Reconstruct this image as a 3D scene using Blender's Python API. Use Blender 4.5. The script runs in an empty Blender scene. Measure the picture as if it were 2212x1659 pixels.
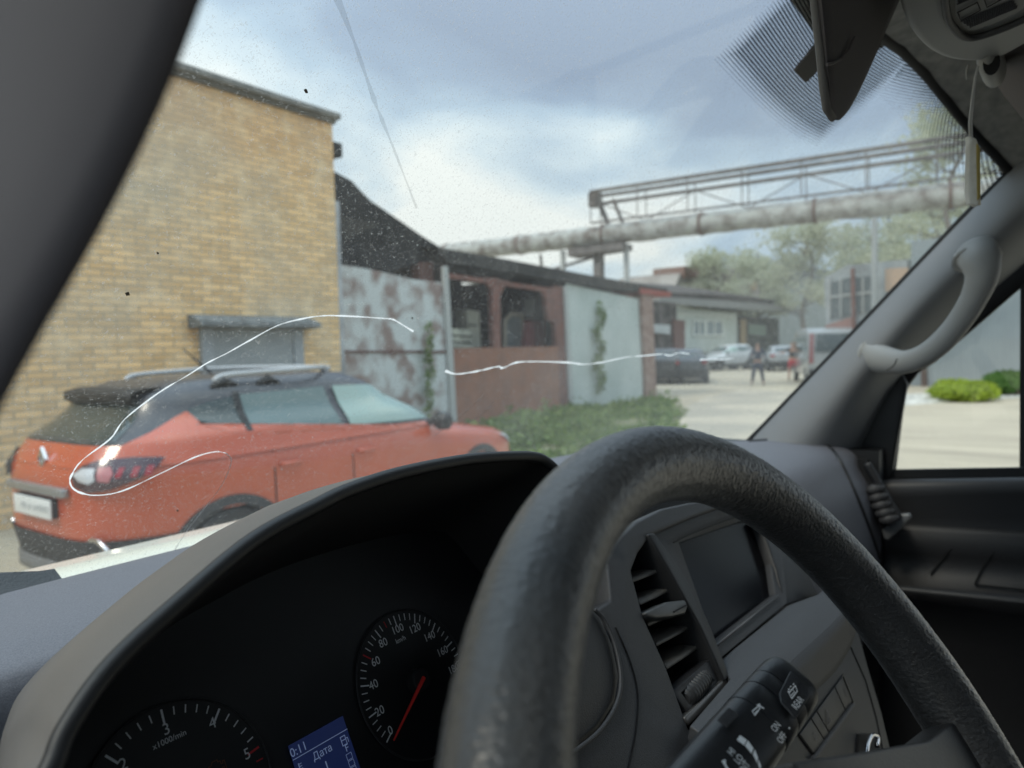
import bpy, bmesh, math, random
import numpy as np
from mathutils import Vector, Matrix
from math import sin, cos, tan, radians, pi, sqrt, atan2
random.seed(7)
rnd = random.Random(11)
S = bpy.context.scene
COL = S.collection
V = Vector

# ------------------------------------------------------------------ camera
AZ, PITCH, ROLL, FPX = radians(54), radians(-2.85), radians(1.4), 710.0
EYE = V((0, 0, 1.7))
_f = V((sin(AZ)*cos(PITCH), cos(AZ)*cos(PITCH), sin(PITCH)))
_r0 = V((cos(AZ), -sin(AZ), 0)); _u0 = _r0.cross(_f)
_r = _r0*cos(ROLL) - _u0*sin(ROLL); _u = _r0*sin(ROLL) + _u0*cos(ROLL)
cd = bpy.data.cameras.new('camera'); cam = bpy.data.objects.new('camera', cd); COL.objects.link(cam)
m = Matrix((_r, _u, -_f)).transposed().to_4x4(); m.translation = EYE
cam.matrix_world = m
cd.sensor_width = 34.6; cd.lens = 34.6*FPX/1024; cd.sensor_fit = 'HORIZONTAL'
cd.clip_start = 0.01; cd.clip_end = 3000
cd.dof.use_dof = True; cd.dof.focus_distance = 0.47; cd.dof.aperture_fstop = 7.4
S.camera = cam
S.view_settings.view_transform = 'Standard'; S.view_settings.look = 'None'
S.view_settings.gamma = 1.0; S.view_settings.exposure = 0.12
S.view_settings.use_curve_mapping = False

# the viewing directions of the photograph (2212 px wide copy), used to measure where things stand
def ray(x, y):
    k = 1024/2212
    return (_f + _r*((x*k-512)/FPX) + _u*((384-y*k)/FPX)).normalized()
def hitp(x, y, o, n):
    d = ray(x, y); t = (o-EYE).dot(n)/d.dot(n)
    return EYE + d*t
def at(x, y, dist): return EYE + ray(x, y)*dist
def atX(x, y, X): return hitp(x, y, V((X, 0, 0)), V((1, 0, 0)))
def atY(x, y, Y): return hitp(x, y, V((0, Y, 0)), V((0, 1, 0)))
def atZ(x, y, Z): return hitp(x, y, V((0, 0, Z)), V((0, 0, 1)))
def atD(x, y, depth):
    d = ray(x, y); return EYE + d*(depth/d.dot(_f))
class Fr:
    def __init__(s, o, h, v):
        s.o = V(o); s.h = V(h).normalized(); s.v = V(v).normalized(); s.n = s.h.cross(s.v).normalized()
    def w(s, a, b, c=0): return s.o + s.h*a + s.v*b + s.n*c
    def px(s, x, y, off=0): return hitp(x, y, s.o + s.n*off, s.n)
    def loc(s, p): q = p - s.o; return q.dot(s.h), q.dot(s.v), q.dot(s.n)

# ------------------------------------------------------------------ world, sun
SUN_EL, SUN_AZ = radians(50), radians(286)      # azimuth clockwise from +Y
w = bpy.data.worlds.new('World'); S.world = w; w.use_nodes = True
nt = w.node_tree; nt.nodes.clear()
def N(nt, t, **k):
    n = nt.nodes.new(t)
    for a, b in k.items(): setattr(n, a, b)
    return n
out = N(nt, 'ShaderNodeOutputWorld'); bg = N(nt, 'ShaderNodeBackground')
sky = N(nt, 'ShaderNodeTexSky', sky_type='NISHITA', sun_disc=False)
sky.sun_elevation = SUN_EL; sky.sun_rotation = SUN_AZ
tc = N(nt, 'ShaderNodeTexCoord')
SKYK = 0.1
def math_(nt, op, a, b=None, c=None, clamp=False):
    n = N(nt, 'ShaderNodeMath', operation=op); n.use_clamp = clamp
    for i, v in enumerate((a, b, c)):
        if v is None: continue
        if isinstance(v, (int, float)): n.inputs[i].default_value = v
        else: nt.links.new(v, n.inputs[i])
    return n.outputs[0]
# cloud layer: direction projected on a flat cloud deck
sx = N(nt, 'ShaderNodeSeparateXYZ'); nt.links.new(tc.outputs['Generated'], sx.inputs[0])
zz = math_(nt, 'MAXIMUM', sx.outputs[2], 0.0); zd = math_(nt, 'ADD', zz, 0.22)
cx = math_(nt, 'DIVIDE', sx.outputs[0], zd); cy = math_(nt, 'DIVIDE', sx.outputs[1], zd)
cv = N(nt, 'ShaderNodeCombineXYZ'); nt.links.new(cx, cv.inputs[0]); nt.links.new(cy, cv.inputs[1])
n1 = N(nt, 'ShaderNodeTexNoise'); n1.inputs['Scale'].default_value = 1.5; n1.inputs['Detail'].default_value = 7
n1.inputs['Roughness'].default_value = 0.5; n1.inputs['Distortion'].default_value = 0.35
nt.links.new(cv.outputs[0], n1.inputs['Vector'])
def blob(x, y, k):        # soft cloud mass in one direction of the sky
    d = ray(x, y)
    vm = N(nt, 'ShaderNodeVectorMath', operation='DOT_PRODUCT'); nt.links.new(tc.outputs['Generated'], vm.inputs[0])
    vm.inputs[1].default_value = d
    e = math_(nt, 'SUBTRACT', vm.outputs['Value'], 1.0); e = math_(nt, 'MULTIPLY', e, k)
    return math_(nt, 'EXPONENT', e)
val = math_(nt, 'MULTIPLY', math_(nt, 'SUBTRACT', n1.outputs['Fac'], 0.5), 1.5)
val = math_(nt, 'ADD', val, 0.56)
for (x, y, k, a) in ((830, 110, 60, -.42), (1060, 215, 70, -.42), (1350, 240, 50, -.55), (1620, 60, 60, -.25), (1200, 60, 90, -.05), (1500, 120, 70, -.12),
                     (480, 70, 90, .14), (900, 420, 34, .46), (1120, 440, 60, .22), (760, 290, 200, .10), (1350, 345, 120, .36), (1470, 385, 80, .40), (1010, 290, 260, .14),
                     (1650, 300, 80, .03), (1050, 480, 90, .22), (1950, 250, 40, -.10), (1400, 540, 60, -.02)):
    val = math_(nt, 'ADD', val, math_(nt, 'MULTIPLY', blob(x, y, k), a))
cr = N(nt, 'ShaderNodeValToRGB'); nt.links.new(math_(nt, 'MULTIPLY', val, 1.0, clamp=True), cr.inputs[0])
el = cr.color_ramp.elements
el[0].position = 0.10; el[0].color = (.29, .36, .47, 1); el[1].position = 0.90; el[1].color = (.95, .97, .93, 1)
e = el.new(.34); e.color = (.35, .44, .56, 1)
e = el.new(.52); e.color = (.48, .60, .71, 1)
e = el.new(.70); e.color = (.70, .80, .85, 1)
# overcast deck is brighter overhead
zen = math_(nt, 'MULTIPLY', math_(nt, 'POWER', zz, 2.5), 3.0); zen = math_(nt, 'ADD', zen, 1.0)
vs = N(nt, 'ShaderNodeVectorMath', operation='SCALE'); nt.links.new(cr.outputs[0], vs.inputs[0]); nt.links.new(zen, vs.inputs['Scale'])
v1 = N(nt, 'ShaderNodeVectorMath', operation='SCALE'); nt.links.new(sky.outputs[0], v1.inputs[0]); v1.inputs['Scale'].default_value = 1.0
v2 = N(nt, 'ShaderNodeVectorMath', operation='SCALE'); nt.links.new(vs.outputs[0], v2.inputs[0]); v2.inputs['Scale'].default_value = 1/SKYK
mx = N(nt, 'ShaderNodeMix', data_type='RGBA'); mx.inputs[0].default_value = 0.9
nt.links.new(v1.outputs[0], mx.inputs[6]); nt.links.new(v2.outputs[0], mx.inputs[7])
nt.links.new(mx.outputs[2], bg.inputs[0]); bg.inputs[1].default_value = SKYK
nt.links.new(bg.outputs[0], out.inputs[0])
sd = bpy.data.lights.new('sun', 'SUN'); so = bpy.data.objects.new('sun', sd); COL.objects.link(so)
sd.energy = 1.5; sd.angle = radians(14); sd.color = (1, .91, .78)
sdir = V((sin(SUN_AZ)*cos(SUN_EL), cos(SUN_AZ)*cos(SUN_EL), sin(SUN_EL)))
so.rotation_euler = (-sdir).to_track_quat('-Z', 'Y').to_euler()

# ------------------------------------------------------------------ materials
MATS = {}
def mat(name, col=(.5,.5,.5), rough=.6, metal=0, noise=None, bump=None, col2=None, spec=.5, coat=0, coords='Object', alpha=None):
    """noise=(scale, detail, lo, hi) blends col->col2; bump=(scale, strength, distance)"""
    if name in MATS: return MATS[name]
    M = bpy.data.materials.new(name); M.use_nodes = True; nt = M.node_tree
    b = nt.nodes['Principled BSDF']; b.inputs['Roughness'].default_value = rough
    b.inputs['Metallic'].default_value = metal; b.inputs['Base Color'].default_value = (*col, 1)
    b.inputs['Specular IOR Level'].default_value = spec; b.inputs['Coat Weight'].default_value = coat
    t = N(nt, 'ShaderNodeTexCoord')
    if noise:
        n = N(nt, 'ShaderNodeTexNoise'); n.inputs['Scale'].default_value = noise[0]; n.inputs['Detail'].default_value = noise[1]
        nt.links.new(t.outputs[coords], n.inputs['Vector'])
        r = N(nt, 'ShaderNodeMapRange'); r.inputs['From Min'].default_value = noise[2]; r.inputs['From Max'].default_value = noise[3]
        nt.links.new(n.outputs['Fac'], r.inputs['Value'])
        x = N(nt, 'ShaderNodeMix', data_type='RGBA'); x.inputs[6].default_value = (*col, 1); x.inputs[7].default_value = (*(col2 or [c*.6 for c in col]), 1)
        nt.links.new(r.outputs[0], x.inputs[0]); nt.links.new(x.outputs[2], b.inputs['Base Color'])
    if bump:
        n = N(nt, 'ShaderNodeTexNoise'); n.inputs['Scale'].default_value = bump[0]; n.inputs['Detail'].default_value = 3
        nt.links.new(t.outputs[coords], n.inputs['Vector'])
        bp = N(nt, 'ShaderNodeBump'); bp.inputs['Strength'].default_value = bump[1]; bp.inputs['Distance'].default_value = bump[2]
        nt.links.new(n.outputs['Fac'], bp.inputs['Height']); nt.links.new(bp.outputs[0], b.inputs['Normal'])
    MATS[name] = M
    return M
def leather():
    M = mat('grained_rim_leather', (.009,.0095,.0105), .36, spec=.8, coat=.7); nt = M.node_tree; b = nt.nodes['Principled BSDF']; b.inputs['Sheen Weight'].default_value = .10; b.inputs['Coat Roughness'].default_value = .33; b.inputs['Sheen Roughness'].default_value = .4; b.inputs['Sheen Tint'].default_value = (.8,.85,.9,1)
    t = N(nt, 'ShaderNodeTexCoord'); v = N(nt, 'ShaderNodeTexVoronoi', feature='DISTANCE_TO_EDGE'); v.inputs['Scale'].default_value = 520
    n = N(nt, 'ShaderNodeTexNoise'); n.inputs['Scale'].default_value = 380; n.inputs['Detail'].default_value = 4
    w = N(nt, 'ShaderNodeMix', data_type='RGBA'); w.inputs[0].default_value = .012
    nt.links.new(t.outputs['Object'], w.inputs[6]); nt.links.new(n.outputs['Color'], w.inputs[7]); nt.links.new(t.outputs['Object'], n.inputs['Vector'])
    nt.links.new(w.outputs[2], v.inputs['Vector'])
    m1 = math_(nt, 'MINIMUM', math_(nt, 'MULTIPLY', v.outputs[0], 3.0), 1.0)
    m2 = math_(nt, 'ADD', m1, math_(nt, 'MULTIPLY', n.outputs['Fac'], .8))
    bp = N(nt, 'ShaderNodeBump'); bp.inputs['Strength'].default_value = .5; bp.inputs['Distance'].default_value = .0008
    nt.links.new(m2, bp.inputs['Height']); nt.links.new(bp.outputs[0], b.inputs['Normal'])
    r = N(nt, 'ShaderNodeMapRange'); r.inputs['To Min'].default_value = .33; r.inputs['To Max'].default_value = .6
    nt.links.new(n.outputs['Fac'], r.inputs['Value']); nt.links.new(r.outputs[0], b.inputs['Roughness'])
    return M

# ------------------------------------------------------------------ mesh helpers
def mesh_obj(name, verts, faces, material, parent=None, smooth=False, bevel=0, subsurf=0, autos=None, solid=0):
    me = bpy.data.meshes.new(name); me.from_pydata([tuple(v) for v in verts], [], faces); me.update()
    return finish(name, me, material, parent, smooth, bevel, subsurf, autos, solid)
def finish(name, me, material, parent=None, smooth=False, bevel=0, subsurf=0, autos=None, solid=0):
    bm = bmesh.new(); bm.from_mesh(me); bmesh.ops.recalc_face_normals(bm, faces=bm.faces); bm.to_mesh(me); bm.free()
    if autos is not None or smooth:
        me.shade_smooth()
        if autos is not None: me.set_sharp_from_angle(angle=radians(autos))
    o = bpy.data.objects.new(name, me); COL.objects.link(o)
    if material: me.materials.append(material)
    if parent: attach(o, parent)
    if solid:
        s = o.modifiers.new('s', 'SOLIDIFY'); s.thickness = solid; s.offset = -1
    if bevel:
        b = o.modifiers.new('b', 'BEVEL'); b.width = bevel; b.segments = 3; b.limit_method = 'ANGLE'; b.angle_limit = radians(35)
        me.shade_smooth()
    if subsurf:
        s = o.modifiers.new('ss', 'SUBSURF'); s.levels = s.render_levels = subsurf
    return o
def wmat(o):
    m = o.matrix_basis.copy(); p = o
    while p.parent: m = p.parent.matrix_basis @ p.matrix_parent_inverse @ m if False else (p.parent.matrix_basis @ p.matrix_parent_inverse @ m); p = p.parent
    return m
def attach(o, parent):          # mesh data stays in world coordinates for things built in place
    o.parent = parent
    if parent.get('_world'): o.matrix_parent_inverse = Matrix.Translation(-parent.location)
def root(name, label, cat, loc=(0,0,0), rotz=0, group=None, world=False):
    o = bpy.data.objects.new(name, None); COL.objects.link(o); o.location = loc; o.rotation_euler = (0,0,rotz)
    o.empty_display_size = .2; tag(o, label, cat, group)
    if world: o['_world'] = 1
    return o
def tag(o, label=None, cat=None, group=None, kind=None):
    if label: o['label'] = label
    if cat: o['category'] = cat
    if group: o['group'] = group
    if kind: o['kind'] = kind
    return o
class MB:
    def __init__(s): s.v = []; s.f = []
    def add(s, vs, fs):
        b = len(s.v); s.v += [V(v) for v in vs]; s.f += [[i+b for i in f] for f in fs]; return s
    def box(s, x0, x1, y0, y1, z0, z1):
        return s.add([(x,y,z) for z in (z0,z1) for y in (y0,y1) for x in (x0,x1)], [(0,1,3,2),(4,6,7,5),(0,4,5,1),(2,3,7,6),(0,2,6,4),(1,5,7,3)])
    def prism(s, poly, vec):
        vec = V(vec); n = len(poly); P = [V(p) for p in poly]
        return s.add(P+[p+vec for p in P], [list(range(n)), [i+n for i in range(n)][::-1]]+[[i, (i+1)%n, (i+1)%n+n, i+n] for i in range(n)])
    def ring(s, outer, inner, vec):
        n = len(outer); vec = V(vec); P = [V(p) for p in outer]+[V(p) for p in inner]; P += [p+vec for p in P]; f = []
        for i in range(n):
            j = (i+1) % n
            f += [[i, j, n+j, n+i], [2*n+i, 3*n+i, 3*n+j, 2*n+j], [i, 2*n+i, 2*n+j, j], [n+i, n+j, 3*n+j, 3*n+i]]
        return s.add(P, f)
    def tube(s, path, r, n=12, closed=False, ry=None, up=None, caps=True):
        P = [V(p) for p in path]; L = len(P); R = r if isinstance(r, (list, tuple)) else [r]*L
        RY = ry if isinstance(ry, (list, tuple)) else ([ry]*L if ry else R)
        vs = []; pu = None
        for i in range(L):
            if closed: t = P[(i+1)%L]-P[i-1]
            else: t = P[min(i+1, L-1)]-P[max(i-1, 0)]
            t.normalize()
            if up is not None: a = V(up)
            elif pu is None: a = V((0,0,1)) if abs(t.z) < .9 else V((1,0,0))
            else: a = pu
            a = (a - t*a.dot(t)).normalized(); pu = a; b = t.cross(a)
            for k in range(n):
                q = 2*pi*k/n; vs.append(P[i]+a*(R[i]*cos(q))+b*(RY[i]*sin(q)))
        fs = []
        for i in range(L if closed else L-1):
            for k in range(n):
                j = (i+1) % L; fs.append([i*n+k, i*n+(k+1)%n, j*n+(k+1)%n, j*n+k])
        if caps and not closed: fs += [list(range(n))[::-1], [(L-1)*n+k for k in range(n)]]
        return s.add(vs, fs)
    def grid(s, rows):
        n = len(rows[0]); vs = [p for r in rows for p in r]
        return s.add(vs, [[i*n+j, i*n+j+1, (i+1)*n+j+1, (i+1)*n+j] for i in range(len(rows)-1) for j in range(n-1)])
    def obj(s, name, m, parent=None, **k): return mesh_obj(name, s.v, s.f, m, parent, **k)
def spline(P, n=8, closed=False):
    P = [V(p) for p in P]; L = len(P); o = []
    for i in range(L if closed else L-1):
        g = (lambda k: P[k % L]) if closed else (lambda k: P[max(0, min(L-1, k))])
        a, b, c, d = g(i-1), g(i), g(i+1), g(i+2)
        for k in range(n):
            t = k/n; o.append(.5*((2*b)+(c-a)*t+(2*a-5*b+4*c-d)*t*t+(3*b-a-3*c+d)*t**3))
    if not closed: o.append(P[-1])
    return o
def spx(P, n=8, closed=False): return [(v.x, v.y) for v in spline([V((x, y, 0)) for x, y in P], n, closed)]
def interp(x, xs, ys): return float(np.interp(x, xs, ys))
def text_mesh(mb_list, s, fr, a, b, size, rot=0, off=.0006, align='CENTER', sx=1.0):
    """letters as flat mesh lying on frame fr at local (a, b)"""
    cu = bpy.data.curves.new('t', 'FONT'); cu.body = s; cu.size = size; cu.align_x = align; cu.align_y = 'CENTER'; cu.resolution_u = 3
    o = bpy.data.objects.new('t', cu); COL.objects.link(o)
    bpy.context.view_layer.update()
    me = bpy.data.meshes.new_from_object(o.evaluated_get(bpy.context.evaluated_depsgraph_get()))
    vs = []
    for v in me.vertices:
        x, y = v.co.x*sx, v.co.y; x, y = x*cos(rot)-y*sin(rot), x*sin(rot)+y*cos(rot)
        vs.append(fr.w(a+x, b+y, off))
    mb_list.add(vs, [list(p.vertices) for p in me.polygons])
    bpy.data.objects.remove(o); bpy.data.curves.remove(cu); bpy.data.meshes.remove(me)
def stroke(mb, fr, pts, wd, off=.0006, closed=False):
    P = list(pts)
    if closed: P = P+[P[0]]
    for (x0, y0), (x1, y1) in zip(P[:-1], P[1:]):
        L = math.hypot(x1-x0, y1-y0) or 1e-9; dx, dy = (x1-x0)/L*wd/2, (y1-y0)/L*wd/2
        mb.add([fr.w(x0-dx-dy, y0-dy+dx, off), fr.w(x0-dx+dy, y0-dy-dx, off), fr.w(x1+dx+dy, y1+dy-dx, off), fr.w(x1+dx-dy, y1+dy+dx, off)], [(0,1,2,3)])
# ================================================================== THE VAN WE SIT IN
van = root('delivery_van', 'interior of a delivery van with black dashboard, cracked dusty windscreen and grained steering wheel', 'van', (0.65, 0.2, 0), world=True)
P_dash = mat('dash_plastic', (.15,.152,.172), .62, noise=(900, 2, .35, .7), col2=(.11,.112,.13), bump=(1100, .5, .0006))
P_hood = mat('hood_plastic', (.118,.107,.098), .55, noise=(9, 5, .35, .7), col2=(.098,.090,.084), bump=(1200, .3, .0005))
P_blk = mat('black_plastic', (.010,.0105,.012), .5, bump=(900, .2, .0004))
P_dark = mat('dark_plastic', (.022,.0225,.025), .5, noise=(500, 2, .3, .7), col2=(.014,.0145,.017), bump=(1000, .5, .0006))
P_mid = mat('grey_fascia_plastic', (.045,.046,.050), .55, noise=(600, 2, .3, .7), col2=(.034,.035,.039), bump=(1100, .6, .0006))
P_gloss = mat('gloss_black', (.002,.002,.004), .18, spec=.06)
P_void = mat('deep_black', (.004,.004,.005), .8)
P_trim = mat('grey_pillar_trim', (.19,.197,.205), .6, bump=(700, .2, .0004))
P_roof = mat('headliner_fabric', (.28,.275,.255), .9, noise=(60, 4, .3, .7), col2=(.17,.17,.165), bump=(900, .5, .0006))
P_cons = mat('console_plastic', (.27,.275,.265), .55, bump=(800, .3, .0004))
P_vis = mat('visor_leatherette', (.050,.044,.046), .6, bump=(600, .5, .0008))
P_chrome = mat('satin_chrome', (.6,.6,.62), .18, 1)
P_satin = mat('satin_metal_trim', (.16,.155,.15), .35, .7)
P_seal = mat('rubber_seal', (.006,.006,.007), .7)
M_white = mat('white_print', (.75,.76,.76), .6)
M_lum = mat('gauge_print', (.62,.64,.66), .6)
M_red = mat('red_needle', (.62,.03,.025), .5)

# ---- windscreen
def wsb(X):
    t = (X-.65)/.75 if X > .65 else (.65-X)/.95
    return .70-.26*max(0, t)**5.0
def WS(X, z): return wsb(X)-(z-1.52)*.9
def wshit(x, y, off=0):
    d = ray(x, y); a, b = 0., 5.
    for _ in range(50):
        m = (a+b)/2; p = EYE+d*m
        if p.y < WS(p.x, p.z)-off: a = m
        else: b = m
    return EYE+d*a
_tz = sorted([(p.x, p.z) for p in (wshit(x, y, .004) for x, y in ((2188,378),(2184,374),(2150,335),(2100,282),(2050,222),(2000,160),(1950,110),(1905,78),(1840,40),(1760,5)))])
def topz(X): return interp(X, [a for a, b in _tz], [b for a, b in _tz])
def glass():
    M = bpy.data.materials.new('dusty_windscreen_glass'); M.use_nodes = True; nt = M.node_tree; nt.nodes.clear()
    o = N(nt, 'ShaderNodeOutputMaterial'); tr = N(nt, 'ShaderNodeBsdfTransparent'); tr.inputs[0].default_value = (.93,.965,.955,1)
    gl = N(nt, 'ShaderNodeBsdfGlossy'); gl.inputs['Roughness'].default_value = .02
    lw = N(nt, 'ShaderNodeLayerWeight'); lw.inputs[0].default_value = .5
    f = math_(nt, 'ADD', math_(nt, 'MULTIPLY', math_(nt, 'POWER', lw.outputs['Facing'], 5.0), .5), .045)
    m1 = N(nt, 'ShaderNodeMixShader'); nt.links.new(f, m1.inputs[0]); nt.links.new(tr.outputs[0], m1.inputs[1]); nt.links.new(gl.outputs[0], m1.inputs[2])
    df = N(nt, 'ShaderNodeBsdfDiffuse'); df.inputs[0].default_value = (.55,.55,.52,1)
    tl = N(nt, 'ShaderNodeBsdfTranslucent'); tl.inputs[0].default_value = (.55,.55,.52,1)
    d = N(nt, 'ShaderNodeMixShader'); d.inputs[0].default_value = .6; nt.links.new(df.outputs[0], d.inputs[1]); nt.links.new(tl.outputs[0], d.inputs[2])
    t = N(nt, 'ShaderNodeTexCoord')
    # film of dust, uneven, plus small specks and curved hairs
    a = N(nt, 'ShaderNodeTexNoise'); a.inputs['Scale'].default_value = 5; a.inputs['Detail'].default_value = 5
    b = N(nt, 'ShaderNodeTexNoise'); b.inputs['Scale'].default_value = 420; b.inputs['Detail'].default_value = 2; b.inputs['Distortion'].default_value = 1.5
    c = N(nt, 'ShaderNodeTexVoronoi'); c.inputs['Scale'].default_value = 95; c.inputs['Randomness'].default_value = 1
    for q in (a, b, c): nt.links.new(t.outputs['Object'], q.inputs['Vector'])
    film = math_(nt, 'MULTIPLY', math_(nt, 'SUBTRACT', a.outputs['Fac'], .25, clamp=True), .18)
    sxx = N(nt, 'ShaderNodeSeparateXYZ'); nt.links.new(t.outputs['Object'], sxx.inputs[0]); gx = N(nt, 'ShaderNodeMapRange'); gx.inputs['From Min'].default_value = .55; gx.inputs['From Max'].default_value = 1.35; gx.inputs['To Min'].default_value = 1; gx.inputs['To Max'].default_value = 3.4; nt.links.new(sxx.outputs[0], gx.inputs['Value']); film = math_(nt, 'MULTIPLY', film, gx.outputs[0])
    sp = N(nt, 'ShaderNodeMapRange'); sp.inputs['From Min'].default_value = .567; sp.inputs['From Max'].default_value = .70; sp.inputs['To Max'].default_value = .34
    nt.links.new(b.outputs['Fac'], sp.inputs['Value'])
    s2 = N(nt, 'ShaderNodeMapRange'); s2.inputs['From Min'].default_value = .10; s2.inputs['From Max'].default_value = .05; s2.inputs['To Max'].default_value = .30
    nt.links.new(c.outputs['Distance'], s2.inputs['Value'])
    fac = math_(nt, 'ADD', math_(nt, 'ADD', film, sp.outputs[0]), math_(nt, 'MULTIPLY', s2.outputs[0], a.outputs['Fac']), clamp=True)
    m2 = N(nt, 'ShaderNodeMixShader'); nt.links.new(fac, m2.inputs[0]); nt.links.new(m1.outputs[0], m2.inputs[1]); nt.links.new(d.outputs[0], m2.inputs[2])
    nt.links.new(m2.outputs[0], o.inputs[0]); return M
mb = MB()
mb.grid([[V((X, WS(X, z), z)) for X in np.linspace(-.42, 1.435, 60) for z in [1.495+(topz(X)-1.495)*k/20]] for k in range(21)])
ws = mb.obj('windscreen', glass(), van, smooth=True)
def film(name, dotted=True, a=.5, col=(.6,.6,.6)):
    M = bpy.data.materials.new(name); M.use_nodes = True; nt = M.node_tree; nt.nodes.clear()
    o = N(nt, 'ShaderNodeOutputMaterial'); tr = N(nt, 'ShaderNodeBsdfTransparent'); df = N(nt, 'ShaderNodeBsdfDiffuse'); df.inputs[0].default_value = (*col, 1)
    m = N(nt, 'ShaderNodeMixShader'); nt.links.new(tr.outputs[0], m.inputs[1]); nt.links.new(df.outputs[0], m.inputs[2]); nt.links.new(m.outputs[0], o.inputs[0])
    if not dotted: m.inputs[0].default_value = a; return M
    uv = N(nt, 'ShaderNodeUVMap'); s = N(nt, 'ShaderNodeSeparateXYZ'); nt.links.new(uv.outputs[0], s.inputs[0])
    at_ = N(nt, 'ShaderNodeAttribute'); at_.attribute_name = 'fade'
    p = .0043
    row = math_(nt, 'DIVIDE', s.outputs[1], p)
    odd = math_(nt, 'MULTIPLY', math_(nt, 'MODULO', math_(nt, 'FLOOR', row), 2.0), .5)
    u = math_(nt, 'SUBTRACT', math_(nt, 'FRACT', math_(nt, 'ADD', math_(nt, 'DIVIDE', s.outputs[0], p), odd)), .5)
    v = math_(nt, 'SUBTRACT', math_(nt, 'FRACT', row), .5)
    r = math_(nt, 'SQRT', math_(nt, 'ADD', math_(nt, 'MULTIPLY', u, u), math_(nt, 'MULTIPLY', v, v)))
    nt.links.new(math_(nt, 'LESS_THAN', r, at_.outputs['Fac']), m.inputs[0]); return M
def dot_patch(name, X0, X1, z0, z1, fadefn, nx=60, nz=40, off=.0012, mt=None):
    vs = []; fade = []; uvs = []
    for k in range(nz+1):
        for i in range(nx+1):
            X = X0+(X1-X0)*i/nx; zb = z0(X) if callable(z0) else z0; zt = z1(X) if callable(z1) else z1; z = zb+(zt-zb)*k/nz
            vs.append(V((X, WS(X, z)-off, z))); fade.append(fadefn(X, z, i/nx, k/nz)); uvs.append((X+5, z*1.345+.0))
    fs = [[k*(nx+1)+i, k*(nx+1)+i+1, (k+1)*(nx+1)+i+1, (k+1)*(nx+1)+i] for k in range(nz) for i in range(nx)]
    me = bpy.data.meshes.new(name); me.from_pydata([tuple(v) for v in vs], [], fs)
    at_ = me.attributes.new('fade', 'FLOAT', 'POINT'); at_.data.foreach_set('value', fade)
    ul = me.uv_layers.new(name='UVMap')
    for l in me.loops: ul.data[l.index].uv = uvs[l.vertex_index]
    me.materials.append(mt or FRIT); o = bpy.data.objects.new(name, me); COL.objects.link(o); attach(o, ws); return o
FRIT = film('black_frit_dots', True, col=(.008,.008,.009))
ZL = 1.972
def fr1(X, z, i, k):
    e = min(X-.735, 1.075-X, (z-ZL)*1.3); return max(0, min(.42, .18+e*9)) if e > 0 else 0
def quad_patch(name, A, B, Cc, tmax):
    a, b, c = (wshit(*q, .0012) for q in (A, B, Cc)); L1 = (b-a).length; L2 = (c-b).length; nx, nz = 70, 90
    vs = []; fade = []; uvs = []
    for k in range(nz+1):
        for i in range(nx+1):
            s, t = i/nx, tmax*k/nz; X = a.x+(b.x-a.x)*s+(c.x-b.x)*t; z = a.z+(b.z-a.z)*s+(c.z-b.z)*t
            vs.append(V((X, WS(X, z)-.0012, z))); e = min(s*L1, (1-s)*L1, t*L2); fade.append(max(0, min(.43, .12+e*11))); uvs.append((s*L1+5, t*L2))
    fs = []
    for k in range(nz):
        for i in range(nx):
            q = [k*(nx+1)+i, k*(nx+1)+i+1, (k+1)*(nx+1)+i+1, (k+1)*(nx+1)+i]
            if all(vs[j].z < topz(vs[j].x)+.003 for j in q): fs.append(q)
    me = bpy.data.meshes.new(name); me.from_pydata([tuple(v) for v in vs], [], fs)
    at_ = me.attributes.new('fade', 'FLOAT', 'POINT'); at_.data.foreach_set('value', fade)
    ul = me.uv_layers.new(name='UVMap')
    for l in me.loops: ul.data[l.index].uv = uvs[l.vertex_index]
    me.materials.append(FRIT); o = bpy.data.objects.new(name, me); COL.objects.link(o); attach(o, ws); return o
quad_patch('frit_band', (1540,130), (1765,317), (1905,200), 2.2)
dot_patch('frit_band', wshit(1860,250).x, 1.425, lambda X: topz(X)-.042, lambda X: topz(X)+.002, lambda X, z, i, k: max(0, min(.46, .10+k*.42)), 90, 12, .0018)
mm = [wshit(x, y, .003) for x, y in ((1713,152),(1752,98),(1800,40),(1840,60),(1790,120),(1735,178))]
mm = [wshit(x, y, .003) for x, y in ((1713,152),(1760,93),(1800,45),(1830,90),(1785,128),(1738,177))]
MB().prism(mm, (0, -.003, -.001)).obj('mirror_mount', mat('frit_brown', (.03,.026,.025), .6), ws)
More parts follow.
